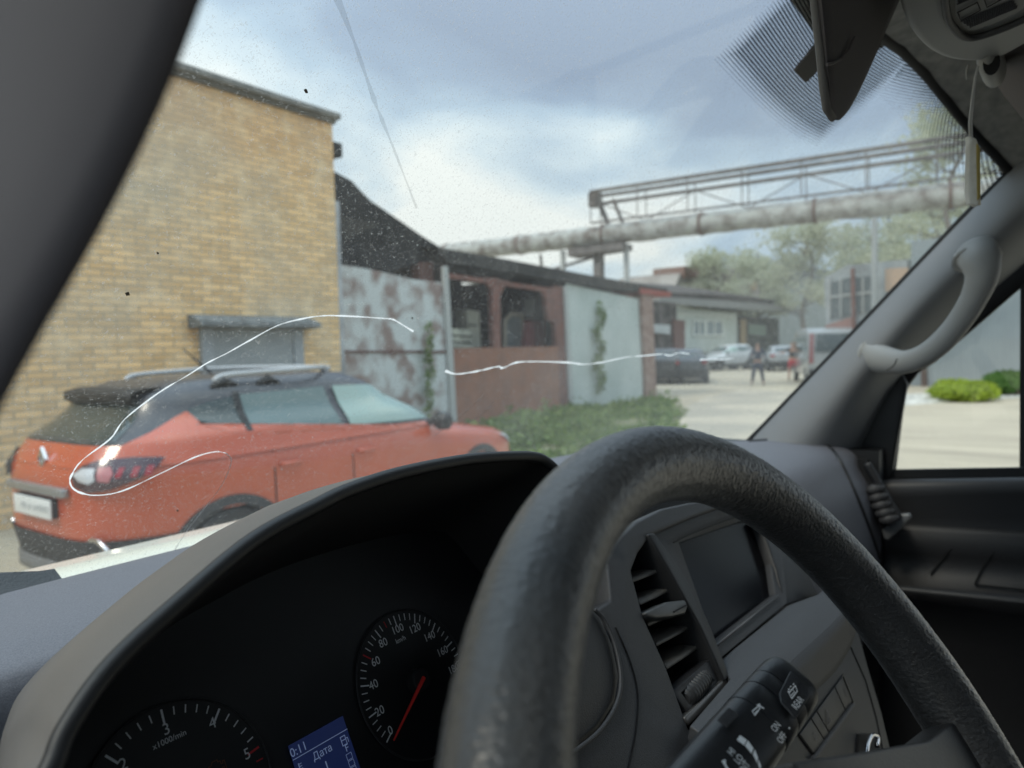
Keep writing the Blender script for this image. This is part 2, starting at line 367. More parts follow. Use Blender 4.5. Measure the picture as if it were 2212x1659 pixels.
# cracks: opened edges inside the laminate catch the light
M_crack = bpy.data.materials.new('crack_edge'); M_crack.use_nodes = True
_n = M_crack.node_tree; _n.nodes.clear(); _o = N(_n, 'ShaderNodeOutputMaterial'); _d = N(_n, 'ShaderNodeBsdfDiffuse'); _t = N(_n, 'ShaderNodeBsdfTranslucent'); _a = N(_n, 'ShaderNodeMixShader'); _a.inputs[0].default_value = .75
_d.inputs[0].default_value = _t.inputs[0].default_value = (1, 1, 1, 1)
_n.links.new(_d.outputs[0], _a.inputs[1]); _n.links.new(_t.outputs[0], _a.inputs[2]); _n.links.new(_a.outputs[0], _o.inputs[0])
def crack(pts, wd, name='crack', m=None):
    P = spx(pts, 5); n = len(P); mb = MB(); C0 = [wshit(x, y, .002) for x, y in P]
    R = []
    for i in range(n):
        ww = wd(i/(n-1)) if callable(wd) else wd
        R.append(ww*(.95+.35*sin(i*1.7)*sin(i*.37+2)+.3*sin(i*.63+1))*(.35 if i % 23 == 11 else 1))
    L = []; Rr = []
    for i in range(n):
        t = (C0[min(i+1, n-1)]-C0[max(i-1, 0)]).normalized(); nn = V((0, -.74, -.67)); s = t.cross(nn).normalized()*R[i]
        L.append(C0[i]+s); Rr.append(C0[i]-s)
    mb.grid([L, Rr]); return mb.obj(name, m or M_crack, ws)
crack([(893,716),(870,702),(849,690),(830,688),(756,683),(700,682),(656,688),(600,703),(540,735),(490,763),(448,784),(405,811),(342,849),(270,905),(239,947),(181,991),(159,1018),(151,1042),(166,1061),(205,1070),(263,1061),(342,1025),(420,988),(465,976),(488,979)],
      lambda t: .00072 if t < .97 else .0003)
M_faint = film('faint_crack', False, .75, (.9,.87,.85))
crack([(488,979),(499,991),(497,1008),(478,1050),(440,1100),(405,1145),(375,1192)], .0005, 'crack', M_faint)
crack([(962,801),(986,808),(1030,802),(1075,792),(1083,795),(1092,793),(1112,784),(1146,781),(1225,783),(1262,787),(1303,782),(1351,772),(1396,768),(1430,765),(1448,768),(1467,762),(1489,765)], .0013)
crack([(1512,777),(1540,776),(1560,777),(1584,774)], .0017)
M_smear = film('wiper_smear', False, .22, (.7,.66,.62))
crack([(940,940),(975,915),(1010,885),(1045,855)], .0015, 'smear', M_smear)
crack([(1000,920),(1040,895),(1065,870),(1090,850)], .0016, 'smear', M_smear)
crack([(1085,928),(1115,930),(1140,945),(1156,965),(1158,985)], .0014, 'smear', M_smear)
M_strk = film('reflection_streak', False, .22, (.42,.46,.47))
crack([(722,-20),(765,90),(808,215),(850,320),(900,450)], lambda t: .0019*(1-t*.5), 'reflection_strip', M_strk)  # reflection in the glass, drawn as a tapering translucent grey strip
for (x, y, s) in ((660,197,.0016),(275,635,.0018),(340,547,.0008),(383,1103,.0012),(890,687,.0012)):     # stuck seeds and an insect
    p = wshit(x, y, .003); mb = MB(); ang = rnd.uniform(0, 6)
    q = [p+V((cos(k)*s*(1.0 if int(k*10) % 2 else .6)*(.6+.4*abs(cos(k-ang))), 0, sin(k)*s*(.6+.4*abs(cos(k-ang))))) for k in np.linspace(0, 6.28, 10)[:-1]]
    mb.prism(q, (0, -.001, 0)).obj('debris_speck', mat('debris', (.05,.035,.02), .8), ws)

# ---- bonnet edge outside
BON = mat('cream_paint', (.72,.72,.62), .35, coat=.5)
rows = []
for k, (dy, z) in enumerate(((.06, 1.45), (.10, 1.470), (.14, 1.477), (.24, 1.465), (.40, 1.38), (.62, 1.20), (.66, .9))):
    rows.append([V((X, wsb(X)+dy-.03, z)) for X in np.linspace(-.45, 1.45, 24)])
mb = MB(); mb.grid(rows); mb.obj('bonnet', BON, van, smooth=True)

# ---- dashboard
def yf(X): return interp(X, [-.3,.06,.10,.49,.53,.84,.95,1.4], [.16,.18,.52,.50,.36,.36,.27,.235])
mb = MB(); xs = list(np.linspace(-.16, 1.385, 120))
prof = []
for X in xs:
    b = wsb(X)+.02; y = yf(X); e = interp(X, [.9,1.0,1.385], [0,.012,.018])
    pts = [(b, 1.485), (b-.02, 1.503), (y+.13+(b-y-.15)*.5, 1.512), (y+.13, 1.516), (y+.06, 1.514), (y+.02, 1.507-e*.3), (y, 1.490-e), (y-.004-e, 1.42), (y-.01-e, 1.30), (y-.0, 1.15), (y+.05, .9)]
    sp = spline([V((X, a, c)) for a, c in pts], 4); prof.append(sp)
mb.grid([[p[k] for p in prof] for k in range(len(prof[0]))])
dash = mb.obj('dashboard', P_dash, van, smooth=True)
# seam that runs over the top and down the passenger side
sm = [atZ(1622,951,1.5185), atZ(1680,946,1.5185), atZ(1750,948,1.5185)]
# black strip where the glass meets the dash
mb = MB(); mb.grid([[V((X, WS(X, 1.52)-a, z-.012*max(0, min(1, (X-.205)/.05)))) for X in np.linspace(-.45, .262, 60)] for a, z in ((.0, 1.527), (.018, 1.519), (.055, 1.5135))]); mb.obj('glass_seal', mat('dust_grey_seal', (.05,.055,.06), .8, bump=(300,.8,.002)), van, smooth=True)

# ---- instrument cluster and its hood
CF = Fr((.36327,.35756,1.46063), (1,0,0), (0,.4579,.889))      # n points back to the driver
CF.n = CF.h.cross(CF.v).normalized()
if CF.n.y > 0: CF.n = -CF.n
LF = Fr((0,.30,1.6), (1,0,0), (0,.4579,.889)); 
lip_px = [(40,1790),(72,1725),(113,1652),(147,1570),(239,1440),(376,1311),(547,1167),(684,1092),(760,1056),(873,1020),(1010,993),(1112,986),(1158,988),(1183,1000),(1206,1023),(1240,1070),(1300,1150)]
lip = spline([LF.px(x, y) for x, y in lip_px], 6)
bnd = [atZ(x, y, 1.513) for x, y in ((-25,1760),(-15,1700),(-5,1640),(10,1570),(51,1485),(154,1382),(297,1270),(468,1171))]
bnd += [V((.405,.655,1.513)), V((.425,.64,1.513)), V((.45,.625,1.513)), V((.475,.60,1.513)), V((.495,.56,1.513)), V((.508,.50,1.51)), V((.513,.45,1.50)), V((.515,.40,1.48)), V((.516,.36,1.45))]
bnd = spline(bnd, 6)
def mid(a, b, t, up): return a.lerp(b, t)+V((0, 0, up))
rows = [[p+V((0,.000,-.001)) for p in lip]]
for t, up in ((.06,.0035), (.2,.010), (.4,.012), (.65,.008), (.85,.002)): rows.append([mid(a, b, t, up) for a, b in zip(lip, bnd)])
rows.append(bnd); rows.append([p+V((0,0,-.03)) for p in bnd])
mb = MB(); mb.grid(rows)
hood = mb.obj('cluster_hood', P_hood, van, smooth=True)
MB().tube(lip, .0042, 10).obj('hood_lip', P_blk, hood, smooth=True)
cl = root('x', None, None); bpy.data.objects.remove(cl)
inner = []
for p in lip:
    a, b, c = (p-CF.o).dot(CF.h), (p-CF.o).dot(CF.v), (p-CF.o).dot(CF.n)
    inner.append(CF.w(-.087+(a+.087)*.93, .0+(b)*.86+.0, -.001))
mb = MB(); mb.grid([[p+V((0,.002,-.003)) for p in lip], [a.lerp(b, .12)+V((0,0,-.006)) for a, b in zip(lip, inner)], [a.lerp(b, .6) for a, b in zip(lip, inner)], inner])
mb.obj('hood_lining', P_void, hood, smooth=True)
mb = MB(); mb.prism(inner+[CF.w(.14,-.16), CF.w(-.28,-.16)], -CF.n*.003)
cluster = mb.obj('instrument_cluster', mat('cluster_face', (.006,.0065,.008), .45), van)
def circle(r, n=64, a0=0, a1=2*pi): return [(r*cos(a0+(a1-a0)*k/n), r*sin(a0+(a1-a0)*k/n)) for k in range(n+1)]
def gauge(name, cx, cy, a0, step, ticks, nums, extra, sz):
    mb = MB(); mb.prism([CF.w(cx+x, cy+y, .0002) for x, y in circle(.0505)[:-1]], CF.n*.0006)
    g = mb.obj(name, mat('gauge_face', (.004,.0045,.006), .5), cluster)
    mb = MB(); mb.tube([CF.w(cx+x, cy+y, .001) for x, y in circle(.0515, 64)[:-1]], .0006, 6, closed=True); mb.obj('bezel_ring', P_dark, g, smooth=True)
    white = MB(); red = MB()
    for val, ln, wd, isred in ticks:
        a = a0-step*val; c, s = cos(a), sin(a)
        stroke(red if isred else white, CF, [(cx+(.048-ln)*c, cy+(.048-ln)*s), (cx+.048*c, cy+.048*s)], wd, .0012)
    white.obj('tick_marks', M_lum, g); 
    if red.v: red.obj('tick_marks', mat('red_print', (.5,.02,.03), .6), g)
    tm = MB()
    for s, x, y, k in nums: text_mesh(tm, s, CF, cx+x, cy+y, sz*k, off=.0012)
    tm.obj('numerals', M_lum, g)
    return g
st = .42882/20
tk = [(v, .0062 if v % 20 == 0 else .0042, .0009 if v % 20 == 0 else .0007, v in (60, 90)) for v in range(0, 221, 5)]
nums = [('100',.0006,.0384,1),('120',.0163,.0335,1),('140',.0272,.0235,1),('160',.0341,.0093,1),('80',-.016,.034,1),('60',-.0276,.0247,1),('40',-.0358,.0115,1),('20',-.0382,-.0056,1),('0',-.0353,-.0201,1),('180',.0385,-.006,1),('200',.036,-.021,1),('km/h',0.0,.0308,.62)]
nums = [(s, x*1., y*1., k) for s, x, y, k in nums]
spd = gauge('speedometer', 0, 0, 3.69081, st, tk, nums, None, .0080)
ts, ta = radians(39.72), radians(206.886)
tk = [(v/10, .0066 if v % 10 == 0 else .0036, .0012 if v % 10 == 0 else .0007, v >= 50) for v in range(0, 61, 2)]
tn = [('3',-172.4,42.4-4,1.05),('4',-147.7,34.2-1,1.05),('5',-134,10.3,1.05),('2',-196.5,33.5,1.05),('x1000/min',-172.2,29.8,.62),('1',-208,18,1.05)]
tn = [('3',-172.4,42.0,1),('4',-147.9,34.4,1),('5',-134,10.6,1),('2',-197.0,35.0,1),('x1000/min',-172.2,36.4,.52),('1',-209,14,1)]
tach = gauge('rev_counter', -.17423, .00419, ta, ts, tk, [(s, x/1000+.17423, y/1000-.00419, k) for s, x, y, k in tn], None, .0084)
mb = MB(); a = ta-ts*5.62
for q in range(3):
    a = ta-ts*(5.42+q*.01)
arc = [(-.17423+rr*cos(ta-ts*(5.75+.08*k)), .00419+rr*sin(ta-ts*(5.75+.08*k))) for rr, ks in ((.048, range(8)), (.0425, range(7, -1, -1))) for k in ks]
mb.prism([CF.w(x, y, .001) for x, y in arc], CF.n*.0003); mb.obj('red_zone', mat('red_print', (.5,.02,.03), .6), tach)
# engine warning lamp, faint outline
mb = MB(); e0 = [(0,0),(0,.5),(.15,.5),(.15,.75),(.35,.75),(.5,.95),(.9,.95),(.9,.78),(1.1,.78),(1.1,.55),(1.25,.55),(1.25,.7),(1.4,.7),(1.4,.1),(1.25,.1),(1.25,.3),(1.1,.3),(1.1,0),(.3,0),(.15,.2)]
stroke(mb, CF, [(-.158+x*.0075, .0085+y*.0075) for x, y in e0], .0004, .0012, True); mb.obj('engine_lamp', mat('amber_print', (.16,.055,.02), .6), cluster)
# needle
mb = MB(); a = 3.69081+.02; t = V((cos(a), sin(a), 0)); q = V((-sin(a), cos(a), 0))
mb.add([CF.w(*(t*r+q*s+V((0, 0, z)))) for r, s, z in ((-.001,-.0012,.0105),(-.001,.0012,.0105),(.0475,.0005,.0075),(.0475,-.0005,.0075),(-.001,-.0012,.0090),(-.001,.0012,.0090),(.0475,.0005,.0068),(.0475,-.0005,.0068))],
       [(0,1,2,3),(7,6,5,4),(0,3,7,4),(1,5,6,2),(0,4,5,1),(3,2,6,7)]); mb.obj('needle', M_red, spd)
mb = MB(); mb.tube([CF.w(0,0,.0005), CF.w(0,0,.0075), CF.w(0,0,.0085)], [.0085,.0080,.0070], 32).obj('needle_hub', P_void, spd, autos=40)
mb = MB(); mb.tube([CF.w(-.17423,.00419,.0005), CF.w(-.17423,.00419,.0085)], [.0085,.0078], 32).obj('needle_hub', P_void, tach, autos=40)
# trip display
mb = MB(); mb.prism([CF.w(x, y, .0005) for x, y in ((-.1095,-.07),(-.0665,-.07),(-.0665,.0035),(-.1085,.0035))], CF.n*.0005)
M_lcd = mat('blue_lcd', (.012,.020,.075), .35)
_b = M_lcd.node_tree.nodes['Principled BSDF']; _b.inputs['Emission Color'].default_value = (.03,.055,.22,1); _b.inputs['Emission Strength'].default_value = .13
lcd = mb.obj('trip_display', M_lcd, cluster)
M_lt = mat('lcd_ink', (.35,.45,.65), .5); _b = M_lt.node_tree.nodes['Principled BSDF']; _b.inputs['Emission Color'].default_value = (.35,.45,.75,1); _b.inputs['Emission Strength'].default_value = .16
tm = MB(); text_mesh(tm, '0:11', CF, -.1030, -.0013, .0072, off=.0013); text_mesh(tm, 'Дата', CF, -.0885, -.0098, .0062, off=.0013); text_mesh(tm, '1', CF, -.0885, -.0185, .0085, off=.0013); text_mesh(tm, 'F', CF, -.0713, -.0152, .0060, off=.0013)
stroke(tm, CF, [(-.1085,-.0050),(-.0668,-.0050)], .0004, .0013)
stroke(tm, CF, [(-.0735,-.0128),(-.0735,-.0075),(-.0700,-.0075),(-.0700,-.0128)], .0005, .0013, True); stroke(tm, CF, [(-.0700,-.0095),(-.0685,-.0095),(-.0685,-.0122)], .0004, .0013); stroke(tm, CF, [(-.0732,-.0098),(-.0703,-.0098)], .0005, .0013)
for k in range(5): stroke(tm, CF, [(-.0735,-.0185-k*.0042),(-.0695,-.0185-k*.0042),(-.0695,-.022-k*.0042),(-.0735,-.022-k*.0042)], .0003, .0013, True)
stroke(tm, CF, [(-.1060,-.0085),(-.1060,-.0125)], .0007, .0013)
for k in range(3): stroke(tm, CF, [(-.1060,-.0088-k*.0014),(-.1042,-.0088-k*.0014)], .0004, .0013)
tm.obj('display_text', M_lt, lcd)

# ---- steering wheel
WF = Fr((.2658,.0325,1.4923), (1,0,0), (0, sin(.5596), cos(.5596))); RW = .185
n_ = WF.n
if n_.y > 0: WF.n = -n_
from mathutils import noise as mnoise
def rim_mesh():
    ang = list(np.linspace(-.42, 3.75, 1100))+list(np.linspace(3.75, 2*pi-.42, 62))[1:-1]; nk = 132; vs = []
    for a in ang:
        ca, sa = cos(a), sin(a); r0_ = .0165+.0012*math.exp(-(a/.35)**2)
        for k in range(nk):
            q = 2*pi*k/nk; rr = r0_
            p = V((a*RW, r0_*q, 0)); 
            if k in (0,): p = V((a*RW, 0, 0))
            P3 = V(((RW+r0_*cos(q))*ca, (RW+r0_*cos(q))*sa, r0_*sin(q)))
            d, _ = mnoise.voronoi(P3*620); e = min(1.0, (d[1]-d[0])*2.6)
            rr += .00034*(e-.6)+.00012*mnoise.noise(P3*900)+.00008*mnoise.noise(P3*140)
            vs.append(WF.w((RW+rr*cos(q))*ca, (RW+rr*cos(q))*sa, rr*sin(q)))
    L = len(ang); fs = [[i*nk+k, i*nk+(k+1)%nk, ((i+1)%L)*nk+(k+1)%nk, ((i+1)%L)*nk+k] for i in range(L) for k in range(nk)]
    return vs, fs
mb = MB(); mb.v, mb.f = rim_mesh()
L_ = leather()
wheel = mb.obj('steering_wheel', L_, van, smooth=True)
def wl(x, y): a, b, c = WF.loc(WF.px(x, y)); return a, b
# right spoke: its upper edge is what shows along the bottom of the view
J = wl(2045,1588); T0 = wl(1690,1652); T1 = wl(1860,1626); T2 = wl(1990,1603)
sp = [(-.03,-.055), (.0,-.03), T0, T1, T2, (J[0]+.004, J[1]+.004), wl(2062,1565), (RW*cos(.02), RW*sin(.02)), (RW*cos(-.25), RW*sin(-.25)), (.14,-.07), (.06,-.10), (-.03,-.10)]
mb = MB(); mb.prism([WF.w(x, y, .004) for x, y in sp], -WF.n*.016)
mb.obj('spoke', mat('spoke_plastic', (.020,.021,.023), .45, noise=(400,3,.3,.7), col2=(.015,.016,.018), bump=(900,.5,.0006)), wheel, bevel=.006)
spl = [(-x, y) for x, y in sp][::-1]
mb = MB(); mb.prism([WF.w(x, y-.03, .004) for x, y in spl], -WF.n*.016); mb.obj('spoke', P_dark, wheel, bevel=.006)
hub = [(.075*cos(k)*(1.0), -.075+.06*sin(k)) for k in np.linspace(0, 2*pi, 25)[:-1]]
mb = MB(); mb.prism([WF.w(x, y, .012) for x, y in hub], -WF.n*.05); mb.obj('horn_pad', P_dark, wheel, bevel=.012)
# steering column
mb = MB(); mb.tube([WF.w(0,-.06,-.04), WF.w(0,-.07,-.12), WF.w(0,-.09,-.25)], [.05,.06,.07], 24).obj('steering_column', P_dark, van, smooth=True)
# ---- centre fascia seen through the wheel
FP = Fr((.58,.27,1.53), (1,0,0), (0,.4579,.889))
if FP.n.y > 0: FP.n = -FP.n
def fpx(pts, off=0): return [FP.px(x, y, off) for x, y in pts]
bez = [(1312,1212),(1322,1185),(1340,1158),(1375,1126),(1430,1098),(1490,1085),(1560,1078),(1640,1085),(1660,1110),(1560,1097),(1500,1118),(1406,1158),(1380,1195),(1365,1234),(1390,1330),(1440,1440),(1478,1545),(1488,1572),(1505,1588),(1530,1590),(1555,1575),(1620,1700),(1500,1850),(1250,1850),(1200,1650),(1290,1580),(1330,1520),(1341,1460),(1325,1390),(1290,1315),(1322,1296)]
# smooth most corners
mb = MB(); mb.prism(fpx(bez), -FP.n*.05)
fas = mb.obj('centre_fascia', P_mid, van, bevel=.003)
# plain panel behind everything
mb = MB(); mb.prism([FP.w(a, b, -.055) for a, b in ((-.07,-.5),(.30,-.5),(.30,.03),(-.07,.03))], -FP.n*.01); mb.obj('fascia_back', P_void, fas)
shr = [(1283,1312),(1300,1330),(1328,1392),(1343,1462),(1334,1520),(1296,1580),(1232,1632),(1120,1800),(1100,1650),(1180,1330),(1225,1260)]
mb = MB(); mb.prism(fpx(shr, .006), -FP.n*.05); mb.obj('cluster_surround', P_dark, fas, bevel=.005)
MB().tube(spline(fpx([(1284,1316),(1306,1340),(1328,1392),(1341,1462),(1332,1520),(1296,1578),(1235,1628)], .009), 6), .0016, 6).obj('trim_edge', P_mid, fas, smooth=True)
MB().tube(spline(fpx([(1330,1355),(1362,1430),(1378,1500),(1374,1580),(1358,1660)], .0005), 6), .0006, 5).obj('seam', P_void, fas)
# air vent
vb = [(1400,1150),(1360,1234),(1385,1335),(1480,1560),(1500,1585),(1585,1480),(1415,1150)]
mb = MB(); mb.prism(fpx(vb, -.052), -FP.n*.003)
vent = mb.obj('air_vent', P_void, van)
# side walls of the vent box
A = fpx([(1406,1160),(1572,1466)]); bw = [(1402,1155),(1418,1152),(1480,1235),(1530,1335),(1574,1450),(1578,1466),(1560,1470),(1515,1370),(1465,1262)]
mb = MB(); mb.prism(fpx([(1400,1153),(1414,1150),(1450,1200),(1490,1262),(1530,1340),(1565,1428),(1577,1462),(1566,1474),(1545,1425),(1512,1352),(1475,1285),(1440,1222)], .003), -FP.n*.045)
mb.obj('vent_side_bar', P_blk, vent, bevel=.002)
def lerp2(a, b, t): return (a[0]+(b[0]-a[0])*t, a[1]+(b[1]-a[1])*t)
P_slat = mat('vent_slat_plastic', (.10,.094,.086), .5, bump=(900,.3,.0004))
for (l, r_, dp) in (((1366,1250),(1438,1222),.032),((1380,1300),(1464,1260),.034),((1398,1345),(1490,1303),.012),((1416,1388),(1508,1338),.036),((1438,1438),(1528,1376),.036)):
    a = FP.px(*l, -.010); b = FP.px(*r_, -.010)
    fr = FP
    # blade: front edge a-b, going into the dash, upper face bulged; tilted down towards the driver
    mb = MB(); inn = -FP.n*dp+FP.v*.006
    rws = []
    for s, t, u in ((0,-.0016,0),(.0,.0,.003),(.35,.0022,0),(.7,.0018,0),(1,.0,0),(1,-.003,0),(.5,-.003,0),(0,-.0030,0)):
        rws.append([a.lerp(b, k/12)+inn*s*(1 if 0 < k < 12 else .9)+FP.v*t - inn*(.03*sin(pi*k/12) if s == 0 else 0) for k in range(13)])
    mb.grid(rws+[rws[0]]); mb.obj('vent_slat', P_slat, vent, smooth=True)
# thumb tab on the middle slat
a = fpx([(1395,1322),(1440,1300),(1480,1295),(1487,1310),(1482,1325),(1452,1332),(1420,1335),(1400,1332)], .004)
mb = MB(); mb.prism(a, -FP.n*.022); tab = mb.obj('vent_tab', mat('tab_plastic', (.055,.058,.060), .4), vent, bevel=.0022)
MB().tube(fpx([(1456,1322),(1470,1314),(1483,1307)], .0046), .0006, 6).obj('groove', P_void, tab)
# ribbed thumb wheel in its frame
fw = [(1452,1495),(1540,1418),(1572,1462),(1490,1545)]
fi = [(1472,1496),(1522,1452),(1542,1470),(1490,1520)]
mb = MB(); mb.ring(fpx(fw, -.002), fpx(fi, -.002), -FP.n*.02); mb.obj('vent_lower_frame', P_dark, vent, bevel=.0012)
mb = MB(); c0 = FP.px(1477,1512,-.006); c1 = FP.px(1523,1462,-.006)
ax = (c1-c0).normalized()
path = [c0.lerp(c1, k/60) for k in range(61)]
mb.tube(path, [.0085+(.0007 if (k//3) % 2 else 0)-.003*abs(k/30-1)**4 for k in range(61)], 36, up=FP.v); mb.obj('thumb_wheel', mat('ribbed_rubber', (.03,.031,.033), .5), vent, autos=40)
MB().prism(fpx([(1479,1549),(1563,1466),(1572,1470),(1575,1479),(1490,1566),(1484,1560)], .0015), -FP.n*.01).obj('vent_trim', P_satin, vent, bevel=.0012)
# screen
go = [(1412,1153),(1560,1092),(1680,1060),(1702,1303),(1556,1424)]
gi = [(1467,1172),(1560,1140),(1650,1110),(1676,1284),(1543,1389)]
mb = MB(); mb.ring(fpx(go, -.004), fpx(gi, -.010), -FP.n*.022)
scr = mb.obj('screen_unit', P_mid, van, bevel=.0015)
mb = MB(); mb.prism(fpx([(1450,1160),(1560,1120),(1665,1090),(1690,1296),(1540,1412)], -.018), -FP.n*.004); mb.obj('display_glass', P_gloss, scr)
mb = MB(); mb.prism(fpx([(1640,1120),(1700,1180),(1741,1226),(1752,1252),(1768,1284),(1697,1309),(1678,1230)], -.006), -FP.n*.03); mb.obj('screen_side', P_dark, scr, bevel=.002)
MB().tube(spline(fpx([(1455,1172),(1500,1150),(1580,1120),(1640,1105)], -.0035), 4), .0007, 5).obj('seam', P_void, scr)
MB().tube(fpx([(1546,1396),(1612,1342),(1682,1287)], -.006), .0013, 6).obj('bezel_edge', mat('edge_grey', (.10,.10,.105), .35), scr, smooth=True)
# ledge under the screen and the lip in front of it
o_ = FP.px(1560,1424,-.006)
LP = Fr(o_, (1,0,0), (0,cos(radians(14)),sin(radians(14))))
lpx = lambda P, off=0: [LP.px(x, y, off) for x, y in P]
led = [(1490,1567),(1577,1466),(1556,1424),(1702,1307),(1768,1283),(1790,1262),(1850,1260),(1846,1290),(1825,1318),(1803,1343),(1775,1370),(1740,1402),(1700,1440),(1640,1500),(1560,1610),(1530,1595)]
mb = MB(); top = lpx(led); mb.prism(top, V((0,.004,-.02)))
ledge = mb.obj('storage_ledge', mat('ledge_plastic', (.055,.057,.063), .5, noise=(500,2,.3,.7), col2=(.042,.044,.049), bump=(1000,.5,.0006)), van, bevel=.0015)
e1 = [(1640,1502),(1700,1443),(1740,1405),(1775,1373),(1803,1346),(1825,1321),(1846,1293),(1852,1262)]
e2 = [(1690,1575),(1751,1502),(1780,1476),(1806,1449),(1825,1420),(1840,1392),(1849,1362),(1856,1325)]
E1 = spline([LP.px(x, y, .0) for x, y in e1], 5)
BP = Fr(LP.px(1740,1405), (1,0,0), (0,.25,.97))
if BP.n.y > 0: BP.n = -BP.n
E2 = spline([BP.px(x, y) for x, y in e2], 5)
mb = MB(); mb.grid([[p+V((0,.008,.0005)) for p in E1], [p+V((0,-.001,-.0008)) for p in E1], [a.lerp(b, .25)+V((0,-.0022,0)) for a, b in zip(E1, E2)], [a.lerp(b, .8)+V((0,-.001,0)) for a, b in zip(E1, E2)], E2, [p+V((0,.02,0)) for p in E2]])
mb.obj('ledge_lip', P_mid, ledge, smooth=True)
# lower console with the switches
KP = Fr(BP.px(1751,1502)+V((0,.006,0)), (1,0,0), (0,.36,.93))
if KP.n.y > 0: KP.n = -KP.n
kpx = lambda P, off=0: [KP.px(x, y, off) for x, y in P]
mb = MB(); mb.prism(kpx([(1600,1620),(1700,1540),(1752,1490),(1806,1437),(1852,1355),(1875,1440),(1905,1540),(1925,1625),(1925,1720),(1600,1760)]), -KP.n*.03)
con = mb.obj('lower_console', mat('console_grey', (.034,.035,.037), .55, noise=(600,2,.3,.7), col2=(.027,.028,.030), bump=(1000,.5,.0006)), van, bevel=.002)
MB().tube(kpx([(1838,1398),(1870,1470),(1893,1550),(1908,1625)], .0005), .0007, 5).obj('seam', P_void, con)
mb = MB(); mb.ring(kpx([(1724,1588),(1821,1456),(1846,1518),(1762,1640)], .0005), kpx([(1727,1588),(1820,1460),(1842,1517),(1761,1636)], .0005), KP.n*.001); mb.obj('switch_frame', P_blk, con)
sw = [(1727,1586),(1820,1460),(1842,1516),(1762,1634)]
def quadpt(q, s, t): return lerp2(lerp2(q[0], q[1], s), lerp2(q[3], q[2], s), t)
cuts = [0, .27, .40, .82, 1]
for k in range(4):
    a, b = cuts[k]+.006, cuts[k+1]-.006
    mb = MB(); mb.prism(kpx([quadpt(sw, a, .02), quadpt(sw, b, .02), quadpt(sw, b, .96), quadpt(sw, a, .96)], .0022), -KP.n*.006)
    bt = mb.obj('switch', P_blk, con, bevel=.0006)
    if k == 2:
        mb = MB(); tr = [KP.loc(KP.px(x, y))[:2] for x, y in ((1779,1533),(1790,1556),(1780,1569))]
        c = tuple(sum(p[i] for p in tr)/3 for i in (0, 1)); stroke(mb, KP, tr, .0009, .0032, True)
        stroke(mb, KP, [tuple(c[i]+(p[i]-c[i])*.45 for i in (0,1)) for p in tr], .0007, .0032, True)
        mb.obj('hazard_symbol', mat('dull_print', (.09,.09,.10), .6), bt)
    else:
        x, y = quadpt(sw, (a+b)/2, .45); c = KP.loc(KP.px(x, y))[:2]; mb = MB(); stroke(mb, KP, [(c[0]+.003*cos(t), c[1]+.003*sin(t)) for t in np.linspace(0, 5.2, 9)], .0006, .0032, True)
        mb.obj('switch_symbol', mat('dull_print', (.09,.09,.10), .6), bt)
MB().prism(kpx([(1843,1520),(1850,1519),(1848,1530),(1772,1640),(1758,1640)], .005), -KP.n*.006).obj('tray_edge', P_mid, con, bevel=.0012)
mb = MB(); mb.prism(kpx([(1858,1586),(1880,1584),(1900,1600),(1905,1640),(1855,1645)], .003), -KP.n*.003); mb.obj('socket_recess', P_void, con)
mb = MB(); mb.tube(spline(kpx([(1872,1645),(1874,1610),(1884,1588),(1896,1592),(1894,1612)], .012), 5), .0022, 10); mb.obj('chrome_lever', P_chrome, con, smooth=True)

# ---- wiper stalk
A_ = ray(1560,1659)*.365; B_ = ray(1704,1477)*.43
A_ = EYE+A_; B_ = EYE+B_
ax = (B_-A_).normalized(); tov = (EYE-(A_+B_)/2).normalized(); sv = ax.cross(tov).normalized(); tv = sv.cross(ax).normalized()
if tv.dot(tov) < 0: tv = -tv
LEN = (B_-A_).length
# sf: local frame on the visible side, a along the stalk, b across (screen up-left negative)
def st_sec(s, wx, wt, n=28, e=3.2):
    c = A_+ax*s; o = []
    for k in range(n):
        q = 2*pi*k/n; cx_, sy_ = cos(q), sin(q)
        o.append(c+sv*(wx*math.copysign(abs(cx_)**(2/e), cx_))+tv*(wt*math.copysign(abs(sy_)**(2/e), sy_)))
    return o
P_stk = mat('stalk_plastic', (.016,.0165,.019), .38, noise=(400,3,.3,.7), col2=(.013,.0135,.015), bump=(1200,.35,.0004))
def st_piece(name, secs, m, par):
    mb = MB(); vs = []; n = 28
    for s, a, b in secs: vs += st_sec(s, a, b, n)
    fs = [[i*n+k, i*n+(k+1)%n, (i+1)*n+(k+1)%n, (i+1)*n+k] for i in range(len(secs)-1) for k in range(n)]
    fs += [list(range(n))[::-1], [(len(secs)-1)*n+k for k in range(n)]]
    mb.add(vs, fs); return mb.obj(name, m, par, autos=50)
W1 = .0195
stalk = st_piece('wiper_stalk', [(-.10,.0125,.011),(-.06,.015,.012),(-.035,.0165,.013),(LEN*.36,0.0158,.0145),(LEN*.365,0.0153,.014)], P_stk, van)
st_piece('stalk_ring', [(LEN*.37,0.0158,.0145),(LEN*.375,0.0160,.0148),(LEN*.565,0.0158,.0145),(LEN*.57,0.0153,.014)], P_stk, stalk)
cap = st_piece('stalk_ring', [(LEN*.575,0.0158,.0145),(LEN*.58,0.0159,.0147),(LEN*.715,0.0158,.0145),(LEN*.72,0.0153,.014)], P_stk, stalk)
cap = st_piece('stalk_end', [(LEN*.725,0.0156,.0145),(LEN*.73,0.0158,.0147),(LEN*.92,0.0155,.0142),(LEN*.955,0.0149,.013),(LEN*.97,0.0135,.010),(LEN*.975,.009,.006)], P_stk, stalk)
SF = Fr(A_+tv*.0149, ax, sv)
if SF.n.dot(tv) < 0: SF.n = -SF.n
